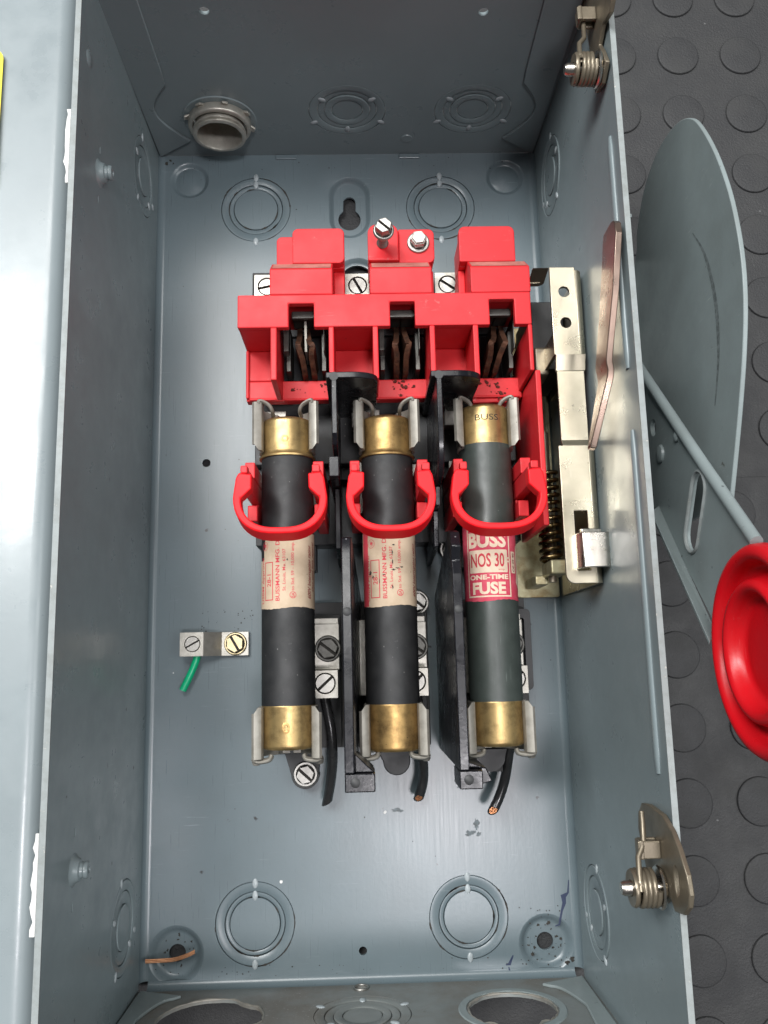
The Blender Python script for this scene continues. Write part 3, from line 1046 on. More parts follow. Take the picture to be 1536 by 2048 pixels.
for (x0, x1) in ((-30.4, -28.0), (-8.0, -6.0), (9.0, 11.1), (31.1, 33.1), (47.9, 50.0)):
    prism(b, [(49.3, 42.0), (49.3, TZ - 0.02), (70.45, TZ - 0.02), (70.45, 36.0), (57, 36.0)], 'x', x0, x1)
box(b, 69.4, 71.05, 51.6, 70.38, 30, TZ - 0.03)
prism(b, [(51.55, 20), (51.55, TZ + 0.4), (-9, TZ + 0.2), (-9, 22)], 'x', 71.1, 73.2)
box(b, 50.2, 69.3, 47.0, 48.9, 30, 42.0)
for (x0, x1) in ((-30.7, -6.2), (8.4, 32.7), (47.9, 71.3)):
    prism(b, [(83.85, 36), (83.85, TZ - 0.05), (94.6, TZ - 0.05), (100.6, 59.6), (100.6, 36)], 'x', x0, x1)
for (x0, x1, zt) in ((-29.0, -1.5, 54.6), (8.0, 35.0, 55.0), (45.2, 67.8, 54.6)):
    box(b, x0 + 0.4, x1 - 0.4, 83.9, 100.5, 38, zt - 2.0) if 0 else None
for (x0, x1, y1, zt, cr) in ((-29.2, -1.7, 114.8, 55.2, (0, 0, 1, 1)), (8.1, 34.7, 112.0, 54.6, (0, 1, 1, 1)), (45.1, 68.0, 113.8, 55.0, (0, 0, 1, 1))):
    prism(b, rounded(x0, x1, 100.65, y1, 2.2, 5, cr), 'z', 40, zt)
for (x0, x1) in ((-6.15, -1.7), (45.1, 47.85), (32.75, 34.8)):
    box(b, x0, x1, 84.0, 100.6, 38, 52)
prism(b, rounded(-22.4, -1.5, 100.7, 115.8, 2.4, 6, (0, 1, 1, 1)), 'z', 55.25, 60)
prism(b, rounded(20.4, 34.9, 100.7, 115.3, 2.4, 6, (0, 1, 1, 0)), 'z', 54.65, 59.4)
prism(b, rounded(8.0, 20.3, 100.7, 116.4, 4.0, 8, (0, 0, 1, 1)), 'z', 54.65, 62)
prism(b, rounded(44.9, 67.6, 100.7, 116.0, 2.6, 6, (0, 0, 1, 1)), 'z', 55.05, 60)
cover = build('arc_cover', b, M['red'], sw, smooth=0, bevel=0.45)
b = nb()                                       # dust lying on the sloping ledges
for (x0, x1) in ((-29.9, -6.9), (9.2, 32.0), (48.6, 70.5)):
    vs = [b.verts.new(p) for p in ((x0, 94.9, 67.75), (x1, 94.9, 67.75), (x1, 100.3, 60.2), (x0, 100.3, 60.2))]
    b.faces.new(vs)
build('dust', b, M['dust_red'], cover, smooth=0)
b = nb()
prism(b, circle(13.9, 108.0, 2.4, 20), 'z', 62.0, 62.12)
build('bolt_hole', b, M['ink_black'], cover, smooth=0)
b = nb()
screw(b, 14.0, 107.0, 73.5, 3.3, 3.8, slot=-42, hexa=True, washer=4.1, sw=0.9, wz=1.2, turn=0.3)
tube(b, [(14.0, 107.0, 74), (13.8, 107.4, 60)], 1.75, 14)
for k in range(7):
    lathe(b, (13.9, 107.2, 62.5 + k * 1.4), 'z', [(1.7, 0), (2.1, 0.4), (1.7, 0.8)], 14)
build('bolt', b, [M['screw'], M['slot_shade']], sw, smooth=30, bevel=0.15, label='slotted hex bolt backed half out of the middle tab')
b = nb()
screw(b, 28.4, 109.2, 59.4, 3.3, 4.2, hexa=True, washer=4.6, wz=1.0, turn=0.1, slotted=False)
build('bolt', b, [M['screw'], M['slot_shade']], sw, smooth=30, bevel=0.15, label='plain hex bolt tight on the middle tab')

for (x, a) in ((-36.2, 12), (3.3, 118), (42.7, -35)):      # line terminals behind the cover
    b = nb()
    pts = [(xx, yy) for xx, yy in rounded(x - 5.3, x + 5.3, 95, 110.2, 0.4, 2)]
    plate(b, pts, [circle(x + 0.3, 104.7, 4.1, 24)], 'z', 19.1, 30.5)
    lug = build('line_terminal', b, M['tin'], sw, smooth=30, bevel=0.25)
    b = nb()
    screw(b, x + 0.3, 104.7, 27.0, 3.8, 3.2, slot=a, sw=1.3)
    build('screw', b, [M['screw'], M['slot_shade']], lug, smooth=30)

# contacts seen through the openings
for oi, x in enumerate((-17.8, 20.6, 59.0)):
    for k, dx in enumerate((-1.9, 2.0)):
        lean = (0.9, 0.0, -1.3)[oi]
        b = nb()
        path = [(x + dx * 0.8 - lean * 1.6, 79.0, 45), (x + dx * 0.85 - lean, 74, 51), (x + dx * 1.15 - lean * 0.6, 68.5, 57), (x + dx * 1.45, 66.5, 58.5),
                (x + dx * 1.0 + lean * 0.4, 63.4, 55), (x + dx * 0.95 + lean, 60.2, 50), (x + dx * 0.95 + lean * 1.2, 58.2, 46)]
        sp = smooth_path(path, 5)
        pts = [(p.x + random.uniform(-.12, .12), p.y, 30, p.z + random.uniform(-.25, .25)) for p in sp]
        ribbon(b, pts, 2.1)
        build('contact_blade', b, M['rust'], sw, smooth=40, bevel=0.4)
    b = nb()
    for dx in (-7.4, 7.0):
        box(b, x + dx - 0.9, x + dx + 0.9, 60, 76, 30, 47)
        box(b, x + dx - 0.6 - (0.8 if dx < 0 else -0.8), x + dx + 0.6, 66, 80, 30, 54)
    build('contact_jaw', b, M['screw_dark'], sw, smooth=0, bevel=0.25)
    b = nb()
    box(b, x - 5.2, x + 5.6, 77.5, 80.6, 57, 59.6)
    box(b, x - 5.2, x + 0.0, 79.3, 81.2, 44, 57)
    box(b, x + 0.3, x + 5.6, 79.3, 81.2, 44, 57)
    build('arc_plate', b, M['screw_dark'], sw, smooth=0, bevel=0.5)
    b = nb()
    if oi == 0:
        prism(b, [(66, 38), (66, 53), (78, 55), (79, 40)], 'x', x - 0.4, x + 0.5)
        build('contact_post', b, M['clip'], sw, smooth=0)
    else:
        b.free()

# black phase barriers with their curved wings
for xw, y0 in ((-6.0, 20.3), (33.0, 8.5)):
    b = nb()
    wing = [(xw - 3.0, 8), (xw - 3.0, 78), (xw + 7, 78.2)] + [(xw + 7 + 9.4 * sin(a), 71.2 + 7.0 * cos(a)) for a in [pi / 2 * i / 7 for i in range(1, 8)]] + [(xw + 15.8, 8)]
    prism(b, wing, 'y', 46.2, 48.6)
    wall = [(46.15, 8), (46.15, 78), (y0 + 5, 78), (y0 + 1.2, 75), (y0, 68), (y0 - 1, 8)] if xw < 0 else \
        [(46.15, 8), (46.15, 78), (y0 + 14, 78), (y0 + 6, 76), (y0 + 1.5, 71), (y0, 62), (y0, 8)]
    prism(b, wall, 'x', xw - 1.0, xw + 1.1)
    if xw < 0:
        box(b, xw - 2.6, xw + 1.2, 11.2, 19.0, 10, 68)
        prism(b, [(11, 4), (11, 46), (-13, 44), (-16, 4)], 'x', xw - 1.2, xw + 0.9)
    else:
        prism(b, [(8.3, 4), (8.3, 60), (1.2, 58), (1.2, 46), (-13, 44), (-16, 4)], 'x', xw - 1.2, xw + 0.9)
    bar = build('phase_barrier', b, M['black'], sw, smooth=35, bevel=0.35)
    b = nb()
    lathe(b, (xw, 46.9, 78.02), 'z', [(1.7, 0), (1.65, 0.1), (0.05, 0.12)], 20)
    build('ejector_mark', b, M['base'], bar, smooth=60)


# fuse clips
def fuse_clip(parent, xc, ya, yb, hook, zc=50.0):
    R = 9.75
    for s in (-1, 1):
        prof = [(0.6, zc - R - 3.0), (0.6 + 3, zc - R - 3.0)]
        for i in range(12):
            a = radians(-62 + 92 * i / 11)
            prof.append(((R + 0.35) * cos(a), zc + (R + 0.35) * sin(a)))
        prof += [(9.0, 57.2), (9.3, 58.5), (10.4, 59.4), (12.0, 59.7), (12.9, 58.8)]
        prof = [(xc + s * p[0], p[1]) for p in prof]
        bb = nb()
        sheet(bb, prof, -1.0 * s, 'y', ya, yb)
        # snipped lower corner of the flared lip
        for v in bb.verts:
            if abs(v.co.x - xc) > 11.2 and v.co.z > 57 and abs(v.co.y - (ya if hook else yb)) < 0.1:
                v.co.y += 2.2 if hook else -2.2
        if hook:
            path = [(xc + s * 10.6, yb - 0.6, 58.4), (xc + s * 10.2, yb + 0.6, 58.2), (xc + s * 8.6, yb + 0.4, 57.6), (xc + s * 6.4, yb - 1.0, 57.0), (xc + s * 5.4, yb - 2.8, 55.6), (xc + s * 5.6, yb - 3.5, 50.0)]
            sp = smooth_path(path, 5)
            rr = tube(bb, sp, 0.8, 8)
            for ring in rr:
                zm = sum(v.co.z for v in ring) / len(ring)
                for v in ring:
                    v.co.z = zm + (v.co.z - zm) * 1.9
        else:
            path = [(xc + s * 12.4, ya + 0.3, 57.2), (xc + s * 11.6, ya - 0.6, 56.4), (xc + s * 9.6, ya - 0.9, 55.4), (xc + s * 6.8, ya - 0.4, 54.6), (xc + s * 6.0, ya + 1.0, 53.6)]
            sp = smooth_path(path, 5)
            rr = tube(bb, sp, 1.0, 8)
            for ring in rr:
                zm = sum(v.co.z for v in ring) / len(ring)
                for v in ring:
                    v.co.z = zm + (v.co.z - zm) * 2.2
            lathe(bb, (xc + s * 11.6, ya - 1.2, 54.0), 'y', [(0.05, -1.4), (1.2, -1.2), (1.6, -0.4), (1.6, 1.2)], 12)
        build('fuse_clip', bb, M['clip'], parent, smooth=35, bevel=0.15, seg=1)
    bb = nb()
    box(bb, xc - 5, xc + 5, ya + 3, yb - 2, 24.0, zc - R - 2.2)
    build('clip_post', bb, M['tin'], parent, smooth=0, bevel=0.3)


FX = (-25.6, 13.8, 53.0)
for xc in FX:
    fuse_clip(sw, xc, 24.2, 43.4, True)

# ------------------------------------------------------------------ load side holders, one moulded pole under each fuse
hl_ = ['left black load fuse holder with a dark hex screw beside its fuse', 'middle black load fuse holder carrying the left tall barrier at its side', 'right black load fuse holder behind the scratched tall barrier']
for k, xc in enumerate(FX):
    h = thing('load_fuse_holder', (xc, -60, 0.2), hl_[k], 'fuse holder', 'load fuse holders under the fuses')
    b = nb()
    xr = xc + (20.0, 17.0, 20.4)[k]
    box(b, xc - 13.0, xr, -92.5, -31.5, 0.5, 8)
    box(b, xc - 11, xr - 1.2, -92, -37, 8.05, 12)
    box(b, xc - 8, xc + 8, -93, -72, 12.05, 26)
    if k == 2:
        plate(b, rounded(xc + 14, xc + 21.2, -70.5, -36.6, 2.0), [rounded(xc + 16.4, xc + 18.4, -68, -40.5, 0.8, 3)], 'z', 8.05, 16)
    if k == 0:
        prism(b, [(xc - 5.2, -92.6), (xc + 9.4, -92.6), (xc + 8.8, -103)] + circle(xc + 3.2, -103.2, 5.9, 16, 0.0, -pi) + [(xc - 5.2, -95)], 'z', 0.5, 8)
    elif k == 1:
        prism(b, [(xc - 6, -92.6), (xc + 7, -92.6)] + circle(xc + 1.5, -96.5, 5.4, 14, 0.0, -pi), 'z', 10, 30)
    else:
        prism(b, [(xc - 9, -92.6), (xc + 6, -92.6)] + circle(xc - 0.5, -95.5, 5.8, 14, 0.0, -pi), 'z', 10, 32)
        box(b, xc + 2.6, xc + 5.6, -102.5, -94, 6, 22)
    build('holder_base', b, M['base'], h, smooth=30, bevel=0.4)
    dx = (0.0, -3.4, -2.6)[k]
    b = nb()
    box(b, xc + 0.5 + dx, xc + 18.7 + dx, -60.2, -41.4, 12.1, 24)
    box(b, xc + 1.5 + dx, xc + 18.4 + dx, -43.6, -39.0, 12.1, 22.6)
    if k > 0:
        box(b, xc - 13.6, xc - 1, -71, -40, 12.1, 22)
    lug = build('load_terminal', b, M['tin'], h, smooth=0, bevel=0.3)
    b = nb()
    plate(b, rounded(xc + 2 + dx, xc + 18.2 + dx, -71.2, -60.3, 0.3, 2), [circle(xc + 13.1 + dx, -65.4, 4.2, 24)], 'z', 12.1, 34)
    build('lug', b, M['tin'], lug, smooth=30, bevel=0.3)
    b = nb()
    screw(b, xc + 13.1 + dx, -65.4, 31.0, 3.9, 3.0, slot=42, sw=1.2)
    build('screw', b, [M['screw'], M['slot_shade']], lug, smooth=30)
    b = nb()
    screw(b, xc + 14.0 + dx, -51.6, 24.0, 4.3, 2.0, slot=-38, hexa=True, washer=5.4, sw=1.3, wz=0.9, turn=0.15)
    build('screw', b, [M['screw_dark'], M['slot_shade']], lug, smooth=30)
    if k == 0:
        b = nb()
        screw(b, xc + 3.3, -103.0, 8.0, 3.9, 2.4, slot=-42, hexa=True, washer=5.2, sw=1.3, wz=1.0, turn=0.2)
        build('mounting_screw', b, [M['screw'], M['slot_shade']], h, smooth=30)
    else:
        b = nb()
        px, py = ((26.6, -32.4), (42.5, -9.5))[k - 1]
        screw(b, px, py, 8.0, 4.1, 2.6, slot=-40, hexa=True, washer=5.3, sw=1.3, wz=1.0, turn=0.2)
        build('mounting_screw', b, [M['screw'], M['slot_shade']], h, smooth=30)
    fuse_clip(h, xc, -91.6, -73.0, False)
    if k > 0:
        x0 = (-4.2, 35.0)[k - 1]
        b = nb()
        if k == 1:
            prof = [(-30, 1), (-16, 78), (-11.6, 79), (-17.5, 80), (-94.8, 80), (-95, 1)]
            prof = [(-30, 1), (-12.5, 72), (-13.5, 77.6), (-19.4, 80), (-94.8, 80), (-95, 1)]
        else:
            prof = [(-29, 1), (-10.5, 70), (-12.0, 76.5), (-17.5, 80), (-22.5, 77.6), (-27.5, 80), (-94.8, 80), (-95, 1)]
        vs = prism(b, prof, 'x', x0, x0 + 3.4)
        if k == 1:                       # this barrier leans
            for v in vs:
                v.co.x += 3.2 * (1 - v.co.z / 80)
        box(b, x0, x0 + (10.4 if k == 1 else 8.0), -101.2, -95.05, 60, 78.5)
        if k == 1:
            prism(b, [(x0 + 3.45, -88.5), (x0 + 10.2, -95.0), (x0 + 3.45, -95.0)], 'z', 56, 76)
        else:
            prism(b, [(x0 + 3.45, -92.6), (x0 + 10.0, -94.8), (x0 + 12.0, -99.4), (x0 + 8.05, -100.4), (x0 + 8.05, -95.0), (x0 + 3.45, -95.0)], 'z', 46, 73)
        bar = build('load_barrier', b, M['black'], h, smooth=25, bevel=0.4)
        for (mx, my, mz, mr) in ((x0 + 1.75, -40.0, 80.02, 1.55), (x0 + (3.6 if k == 1 else 3.2), -98.0, 78.52, 1.7)):
            b = nb()
            lathe(b, (mx, my, mz), 'z', [(mr, 0), (mr - 0.1, 0.12), (0.05, 0.14)], 20)
            build('ejector_mark', b, M['base'], bar, smooth=60)

# ------------------------------------------------------------------ fuses
RT = 10.15


def tube_text(body, size, u, v0, length=None, bold=0.0, shear=0.0):
    t = text_bm(body, size, bold, 1.0, shear)
    if length:
        fit(t, length)
    turn90(t, u, v0)
    return t


def flat_text(body, size, u0, v0, length=None, bold=0.0):
    t = text_bm(body, size, bold)
    if length:
        fit(t, length)
    shift(t, u0, v0)
    return t


fl = ['black cartridge fuse with a clean buff label at the left', 'black cartridge fuse with a scuffed buff label in the middle', 'green-black cartridge fuse with a crimson label at the right']
for k, xc in enumerate(FX):
    y0, y1 = ((-88.6, 37.6), (-90.2, 37.6), (-89.4, 41.4))[k]
    cb, ct = ((-72.6, 21.8), (-73.0, 21.4), (-73.0, 25.4))[k]
    zc = 50.0
    f = thing('cartridge_fuse', (xc, 0, zc), fl[k], 'fuse', 'cartridge fuses held in the spring clips')
    b = nb()
    lathe(b, (xc, 0, zc), 'y', [(0.05, cb - 0.1), (RT, cb - 0.1), (RT, ct + 0.1), (0.05, ct + 0.1)], 64)
    build('fuse_tube', b, M['tube_green' if k == 2 else 'tube'], f, smooth=40)
    for (e0, e1, sgn) in ((cb, y0, -1), (ct, y1, 1)):
        R = (9.9 if sgn > 0 else 10.1)
        b = nb()
        d = abs(e1 - e0)
        prof = []
        flare = sgn > 0 and k < 2
        if flare:
            prof = [(9.0, 0), (11.0, 0.05), (11.1, 0.7), (10.3, 1.3), (10.0, 2.2), (R, 2.6)]
        else:
            prof = [(9.0, 0), (R - 0.02, 0.02), (R + 0.08, 0.25), (R, 0.6)]
        prof += [(R, d - 1.6), (R - 0.15, d - 0.9), (R - 0.6, d - 0.3), (R - 1.3, d), (0.05, d)]
        lathe(b, (xc, e0, zc), 'y', [(r, a * sgn) for r, a in prof], 64)
        # crimp dimple on the crown
        if k == 0:
            for v in b.verts:
                dd = hypot(v.co.x - xc, (v.co.y - (e0 + sgn * d * (0.42 if sgn > 0 else 0.5))) * 0.8)
                if v.co.z > zc + 8 and dd < 1.2:
                    v.co.z -= 0.45
        ferr = build('end_cap', b, M['brass_dark' if k == 1 else 'brass'], f, smooth=40)
        if k == 0:
            b = nb()
            yy = e0 + sgn * d * (0.42 if sgn > 0 else 0.5)
            lathe(b, (xc - 0.2, yy, zc + R - 0.12), 'z', [(1.5, 0.08), (1.0, 0.2), (0.75, 0.16), (0.55, 0.02), (0.05, 0.0)], 16)
            for v in b.verts:
                v.co.y = yy + (v.co.y - yy) * (1.0 if sgn > 0 else 1.5)
            build('crimp_mark', b, M['brass_dark'], ferr, smooth=60)
        if k == 2 and sgn > 0:
            t = flat_text('BUSS', 2.5, -4.8, y1 - 6.9, 9.4, 0.0)
            wrap(t, xc, zc, R + 0.03)
            build('stamped_lettering', t, M['ink_black'], ferr, smooth=0, recalc=False)
    # label
    la, lb = ((-36.9, -8.3), (-37.0, -8.3), (-35.8, -6.6))[k]
    RL = RT + 0.09
    b = nb()
    na, nv = 48, 14
    grid = []
    a0, a1 = (radians(-95), radians(110))
    for i in range(na + 1):
        a = a0 + (a1 - a0) * i / na
        row = []
        for j in range(nv + 1):
            y = la + (lb - la) * j / nv + (random.uniform(-.12, .12) if j in (0, nv) else 0)
            row.append(b.verts.new((xc + RL * sin(a), y + (0.3 * sin(3 * a) if j == 0 else 0), zc + RL * cos(a))))
        grid.append(row)
    for i in range(na):
        for j in range(nv):
            a = a0 + (a1 - a0) * (i + 0.5) / na
            if k == 0 and j > 8 and a < radians(-50 - 1.2 * (nv - j)):      # torn upper left corner
                continue
            b.faces.new((grid[i][j], grid[i + 1][j], grid[i + 1][j + 1], grid[i][j + 1]))
    for v in [v for v in b.verts if not v.link_faces]:
        b.verts.remove(v)
    lab = build('label', b, M['label_red' if k == 2 else 'label'], f, smooth=60, recalc=True)
    RI = RL + 0.05
    if k < 2:
        du = 0.0 if k == 0 else 0.9
        t = nb()
        merge(t, tube_text('USBM Approval', 1.75, -10.2 + du * 1.3, -35.0, 17.4, 0.02))
        merge(t, frame_bm(-9.3 + du, -5.1 + du, -33.9, -19.4, 0.34))
        merge(t, tube_text('28-1', 2.0, -6.1 + du, -28.8, 4.7, 0.03))
        merge(t, tube_text('BUSSMANN MFG. DIV.', 1.65, -2.4 + du, -34.2, 25.6, 0.04))
        merge(t, tube_text('St. Louis, Mo. 63107', 1.2, -0.1 + du, -30.5, 15.9, 0.015))
        merge(t, ring_bm(2.7 + du, -32.1, 1.05, 1.28))
        merge(t, tube_text('SA', 1.2, 3.3 + du, -33.0, 1.8, 0.03))
        merge(t, tube_text('to Std. 59 - 10,000 amp. I.R.', 1.2, 3.15 + du, -30.5, 21.5, 0.015))
        merge(t, ring_bm(-9.3 + du * 1.6, -13.2, 1.55, 1.72))
        merge(t, ring_bm(-9.3 + du * 1.6, -13.2, 1.0, 1.08))
        merge(t, ring_bm(-9.3 + du * 1.6, -12.9, 0.02, 0.5))
        merge(t, tube_text('C', 1.2, -8.6 + du * 1.6, -13.8, 1.2, 0.05))
        wrap(t, xc, zc, RI)
        build('lettering', t, M['ink_red'], lab, smooth=0, recalc=False)
        t = nb()
        merge(t, tube_text('600V Interrupting rating', 1.9, 11.0 + du, -33.4, 20.4, 0.05, 0.25))
        merge(t, tube_text('One-time fuse general', 1.3, 13.2 + du, -30.5, 19.0, 0.04, 0.25))
        wrap(t, xc, zc, RI)
        build('lettering', t, M['ink_dark'], lab, smooth=0, recalc=False, label='dark red slanted lettering down the right side')
        b = nb()
        spots = [(0.6, -18.8, 0.5, 0.7), (-0.3, -21.0, 0.3, 0.3)] if k == 0 else \
            [(-8.6, -24.2, 0.9, 1.2), (-7.2, -26.0, 0.6, 0.9), (-4.4, -27.8, 0.3, 1.4), (-2.6, -25.2, 0.7, 0.5), (0.6, -29.8, 0.5, 1.1), (1.2, -23.4, 1.2, 0.5), (2.8, -22.8, 1.2, 0.4),
             (4.4, -22.4, 0.8, 0.5), (0.8, -20.5, 0.35, 1.6), (0.8, -17.0, 0.4, 1.6), (1.4, -14.0, 0.8, 0.4)]
        for (u, v, ru, rv) in spots:
            merge(b, blot(u, v, 1.0, None, '', 12, z=0, jag=0.75, sx=ru, sy=rv))
        bmesh.ops.triangulate(b, faces=b.faces)
        wrap(b, xc, zc, RI + 0.04)
        build('scuff', b, M['ink_black'], lab, smooth=0, recalc=False)
        if k == 1:
            b = nb()
            for i in range(12):
                ya, yb = la + 0.1 + (lb - la - 0.2) * i / 12, la + 0.1 + (lb - la - 0.2) * (i + 1) / 12
                vs = [b.verts.new(p) for p in ((-14, ya, 0), (-9.6 - 0.2 * random.random(), ya, 0), (-9.6 - 0.2 * random.random(), yb, 0), (-14, yb, 0))]
                b.faces.new(vs)
            wrap(b, xc, zc, RI - 0.01)
            build('label_border', b, M['ink_red'], lab, smooth=0, recalc=False)
    else:
        t = nb()
        merge(t, frame_bm(-11.3, 6.9, -34.5, -8.3, 0.55))
        merge(t, flat_text('BUSS', 5.6, -10.3, -15.4, 15.6, 0.32))
        q = nb()
        vs = [q.verts.new((x, y, 0)) for x, y in rounded(-10.2, 5.6, -25.3, -16.6, 0.5, 3)]
        q.faces.new(vs)
        bmesh.ops.triangulate(q, faces=q.faces)
        merge(t, q)
        merge(t, flat_text('ONE-TIME', 1.75, -10.2, -27.8, 15.9, 0.10))
        merge(t, flat_text('FUSE', 4.3, -9.0, -33.2, 13.4, 0.24))
        q = nb()
        vs = [q.verts.new((x, y, 0)) for x, y in rounded(7.6, 10.2, -25.5, -17.2, 0.2, 2)]
        q.faces.new(vs)
        bmesh.ops.triangulate(q, faces=q.faces)
        merge(t, q)
        merge(t, ring_bm(6.1, -20.5, 0.45, 1.0, 16))
        q = nb()
        vs = [q.verts.new((x, y, 0)) for x, y in ((11.6, -15), (14, -14), (14, -32), (12.2, -30.6), (10.6, -29.0), (11.2, -25.6), (11.0, -19))]
        q.faces.new(vs)
        bmesh.ops.triangulate(q, faces=q.faces)
        merge(t, q)
        wrap(t, xc, zc, RI)
        build('lettering', t, M['cream'], lab, smooth=0, recalc=False, label='cream letters, frame and panel on crimson')
        t = nb()
        merge(t, flat_text('NOS 30', 5.2, -9.4, -23.0, 13.6, 0.14))
        merge(t, flat_text('amp.', 0.8, 1.6, -24.5, 2.8, 0.0))
        wrap(t, xc, zc, RI + 0.05)
        build('lettering', t, M['ink_red'], lab, smooth=0, recalc=False)
        t = tube_text('OF 29 40', 1.3, 9.6, -24.9, 7.0, 0.03)
        wrap(t, xc, zc, RI + 0.05)
        build('lettering', t, M['ink_dark'], lab, smooth=0, recalc=False)

# ------------------------------------------------------------------ red fuse pullers
pl = ['red looped fuse puller round the left fuse', 'red looped fuse puller round the middle fuse', 'red looped fuse puller round the right fuse beside the spring']
for k, xc in enumerate(FX):
    lx = (-25.4, 13.9, 52.5)[k]
    w = (16.6, 16.0, 17.2)[k]
    p = thing('fuse_puller', (lx, 0, 24), pl[k], 'fuse puller', 'red fuse pullers looped round the fuses')
    b = nb()
    tw = 2.7
    out, inn = [], []
    n = 22
    for i in range(n + 1):
        a = pi + pi * i / n
        e = 0.72
        ca, sa = cos(a), sin(a)
        out.append((lx + w * math.copysign(abs(ca) ** e, ca), 0.5 + 12.8 * math.copysign(abs(sa) ** 0.95, sa)))
        inn.append((lx + (w - tw) * math.copysign(abs(ca) ** e, ca), 0.5 + 10.6 * math.copysign(abs(sa) ** 0.95, sa)))
    L = lx - w
    Rr = lx + w
    outline = [(L + 6.6, 10.9), (L + 2.0, 11.4), (L + 1.0, 9.5), (L + 0.2, 4.0)] + out + [(Rr - 0.2, 4.0), (Rr - 1.0, 9.5), (Rr - 2.0, 11.4), (Rr - 6.6, 10.9), (Rr - 6.5, 5.6), (Rr - 3.4, 2.6)] + inn[::-1] + [(L + 3.4, 2.6), (L + 6.5, 5.6)]
    vs = prism(b, [(p[0], p[1] - (1.8 if p[1] > 2 else 0)) for p in outline], 'z', 77.5, 84.0)
    for v in b.verts:                       # the loop hangs with its free end a little lower on the near side
        v.co.z += -0.06 * (v.co.y - 10) * 0.0
        if v.co.z < 80:
            v.co.y -= 2.2 * max(0.0, min(1.0, (2.0 - v.co.y) / 14.0))
    build('pull_loop', b, M['red_loop'], p, smooth=35, bevel=0.55, seg=3)
    b = nb()
    for s in (-1, 1):
        xi, xo = (xc - 10.9, xc - 14.6) if s < 0 else (xc + 10.9, xc + 14.9)
        a0, a1 = min(xi, xo), max(xi, xo)
        box(b, a0, a1, 11.5, 17.6, 22, 66)
        box(b, a0 + 0.2, a1 - 0.2, 4.5, 11.45, 22, 78.4)
        box(b, a0, a1, -3.6, 2.6, 22, 58)
        box(b, a0 + 0.4, a1 - 0.4, 2.65, 4.45, 22, 50)
        prism(b, rounded(a0 + 0.6, a1 - 0.6, 9.8, 12.6, 0.5, 3), 'z', 78.0, 82.5)
    build('puller_leg', b, M['red'], p, smooth=0, bevel=0.4)

# ------------------------------------------------------------------ wires
wl_ = ['glossy black stub of wire below the left fuse, cut end turned away', 'short black wire stub with copper end below the middle fuse', 'bent black wire stub with copper end below the right fuse']
paths = [[(-14.0, -66, 20), (-12.8, -74, 22), (-10.9, -84, 22), (-10.4, -94, 20), (-11.3, -104, 15), (-13.4, -114.5, 9)],
         [(24.6, -70, 22), (25.4, -85, 24), (26.3, -96, 20), (26.6, -106, 14), (24.6, -113.3, 12)],
         [(63.5, -70, 20), (63.0, -85, 24), (61.6, -96, 20), (60.0, -106, 17), (57.6, -113, 16), (54.8, -118.3, 16)]]
for k in range(3):
    w = thing('wire', paths[k][0], wl_[k], 'wire', 'cut black wires below the fuses')
    sp = smooth_path(paths[k], 7)
    b = nb()
    rr = tube(b, sp, 2.05, 16)
    end = sp[-1]
    t = (sp[-1] - sp[-3]).normalized()
    for ring in rr[-2:]:                      # slanting cut
        for v in ring:
            v.co -= t * ((v.co.x - end.x) * (0.2 if k else 0.9) + (v.co.z - end.z) * (1.2 if k else 0.2))
    build('insulation', b, M['wire'], w, smooth=50)
    if k:
        b = nb()
        uu = t.cross(Vector((0, 0, 1))).normalized()
        ww = uu.cross(t)
        for i in range(19):
            a = 2 * pi * i / (6 if i < 6 else 12)
            o = (uu * cos(a) + ww * sin(a)) * (0.65 if i < 6 else 1.22 if i < 18 else 0)
            q = end + o
            dq = -(o.x * 0.2 + o.z * 1.2)
            tube(b, [q + t * (dq - 1.2), q + t * (dq + 0.25 + random.uniform(-.25, .35))], 0.31, 7)
        build('copper_strand', b, M['copper'], w, smooth=50)

# ------------------------------------------------------------------ ground lug, green wire, loose strand
g = thing('ground_lug', (-58, -48, 0), 'tinned ground lug screwed to the bare panel at the left', 'ground lug')
b = nb()
plate(b, rounded(-75.6, -65.5, -53.2, -43.0, 0.3, 2), [circle(-70.2, -48.0, 3.4, 24)], 'z', 0.1, 9.0)
prism(b, [(-65.45, 0.1), (-65.45, 9.0), (-63.0, 7.0), (-58.6, 3.1), (-47.0, 3.0), (-47.0, 0.1)], 'y', -53.2, -43.0)
build('lug_body', b, M['tin'], g, smooth=20, bevel=0.25)
b = nb()
screw(b, -70.2, -48.0, 6.8, 3.25, 2.4, slot=28, sw=0.8)
build('screw', b, [M['screw'], M['slot_shade']], g, smooth=30)
b = nb()
screw(b, -52.6, -48.1, 3.0, 4.0, 2.4, slot=-60, hexa=True, washer=5.0, sw=1.2, wz=0.9, turn=0.5)
build('screw', b, [M['screw_zinc'], M['slot_shade']], g, smooth=30, label='yellowish hex screw holding the lug')
b = nb()
sp = smooth_path([(-69.0, -50, 4.5), (-69.2, -54.5, 4.5), (-71.6, -60.5, 4.3), (-75.0, -67.4, 4.0)], 6)
tube(b, sp, 1.6, 14)
gw = build('ground_wire', b, M['green'], None, smooth=50)
tag(gw, 'short green insulated wire stub under the ground lug', 'wire')
b = nb()
sp = smooth_path([(-88.4, -175.3, 3.6), (-82, -175.6, 2.4), (-77.0, -175.4, 2.2), (-72.0, -174.0, 2.6), (-68.6, -172.6, 2.4)], 6)
for i in range(3):
    tube(b, [p + Vector((0, (i - 1) * 0.52, 0.22 * (i % 2))) for p in sp], 0.34, 8)
cs = build('copper_strand', b, M['copper_dull'], None, smooth=50)
tag(cs, 'loose bare copper strand lying across the lower left boss', 'wire scrap')

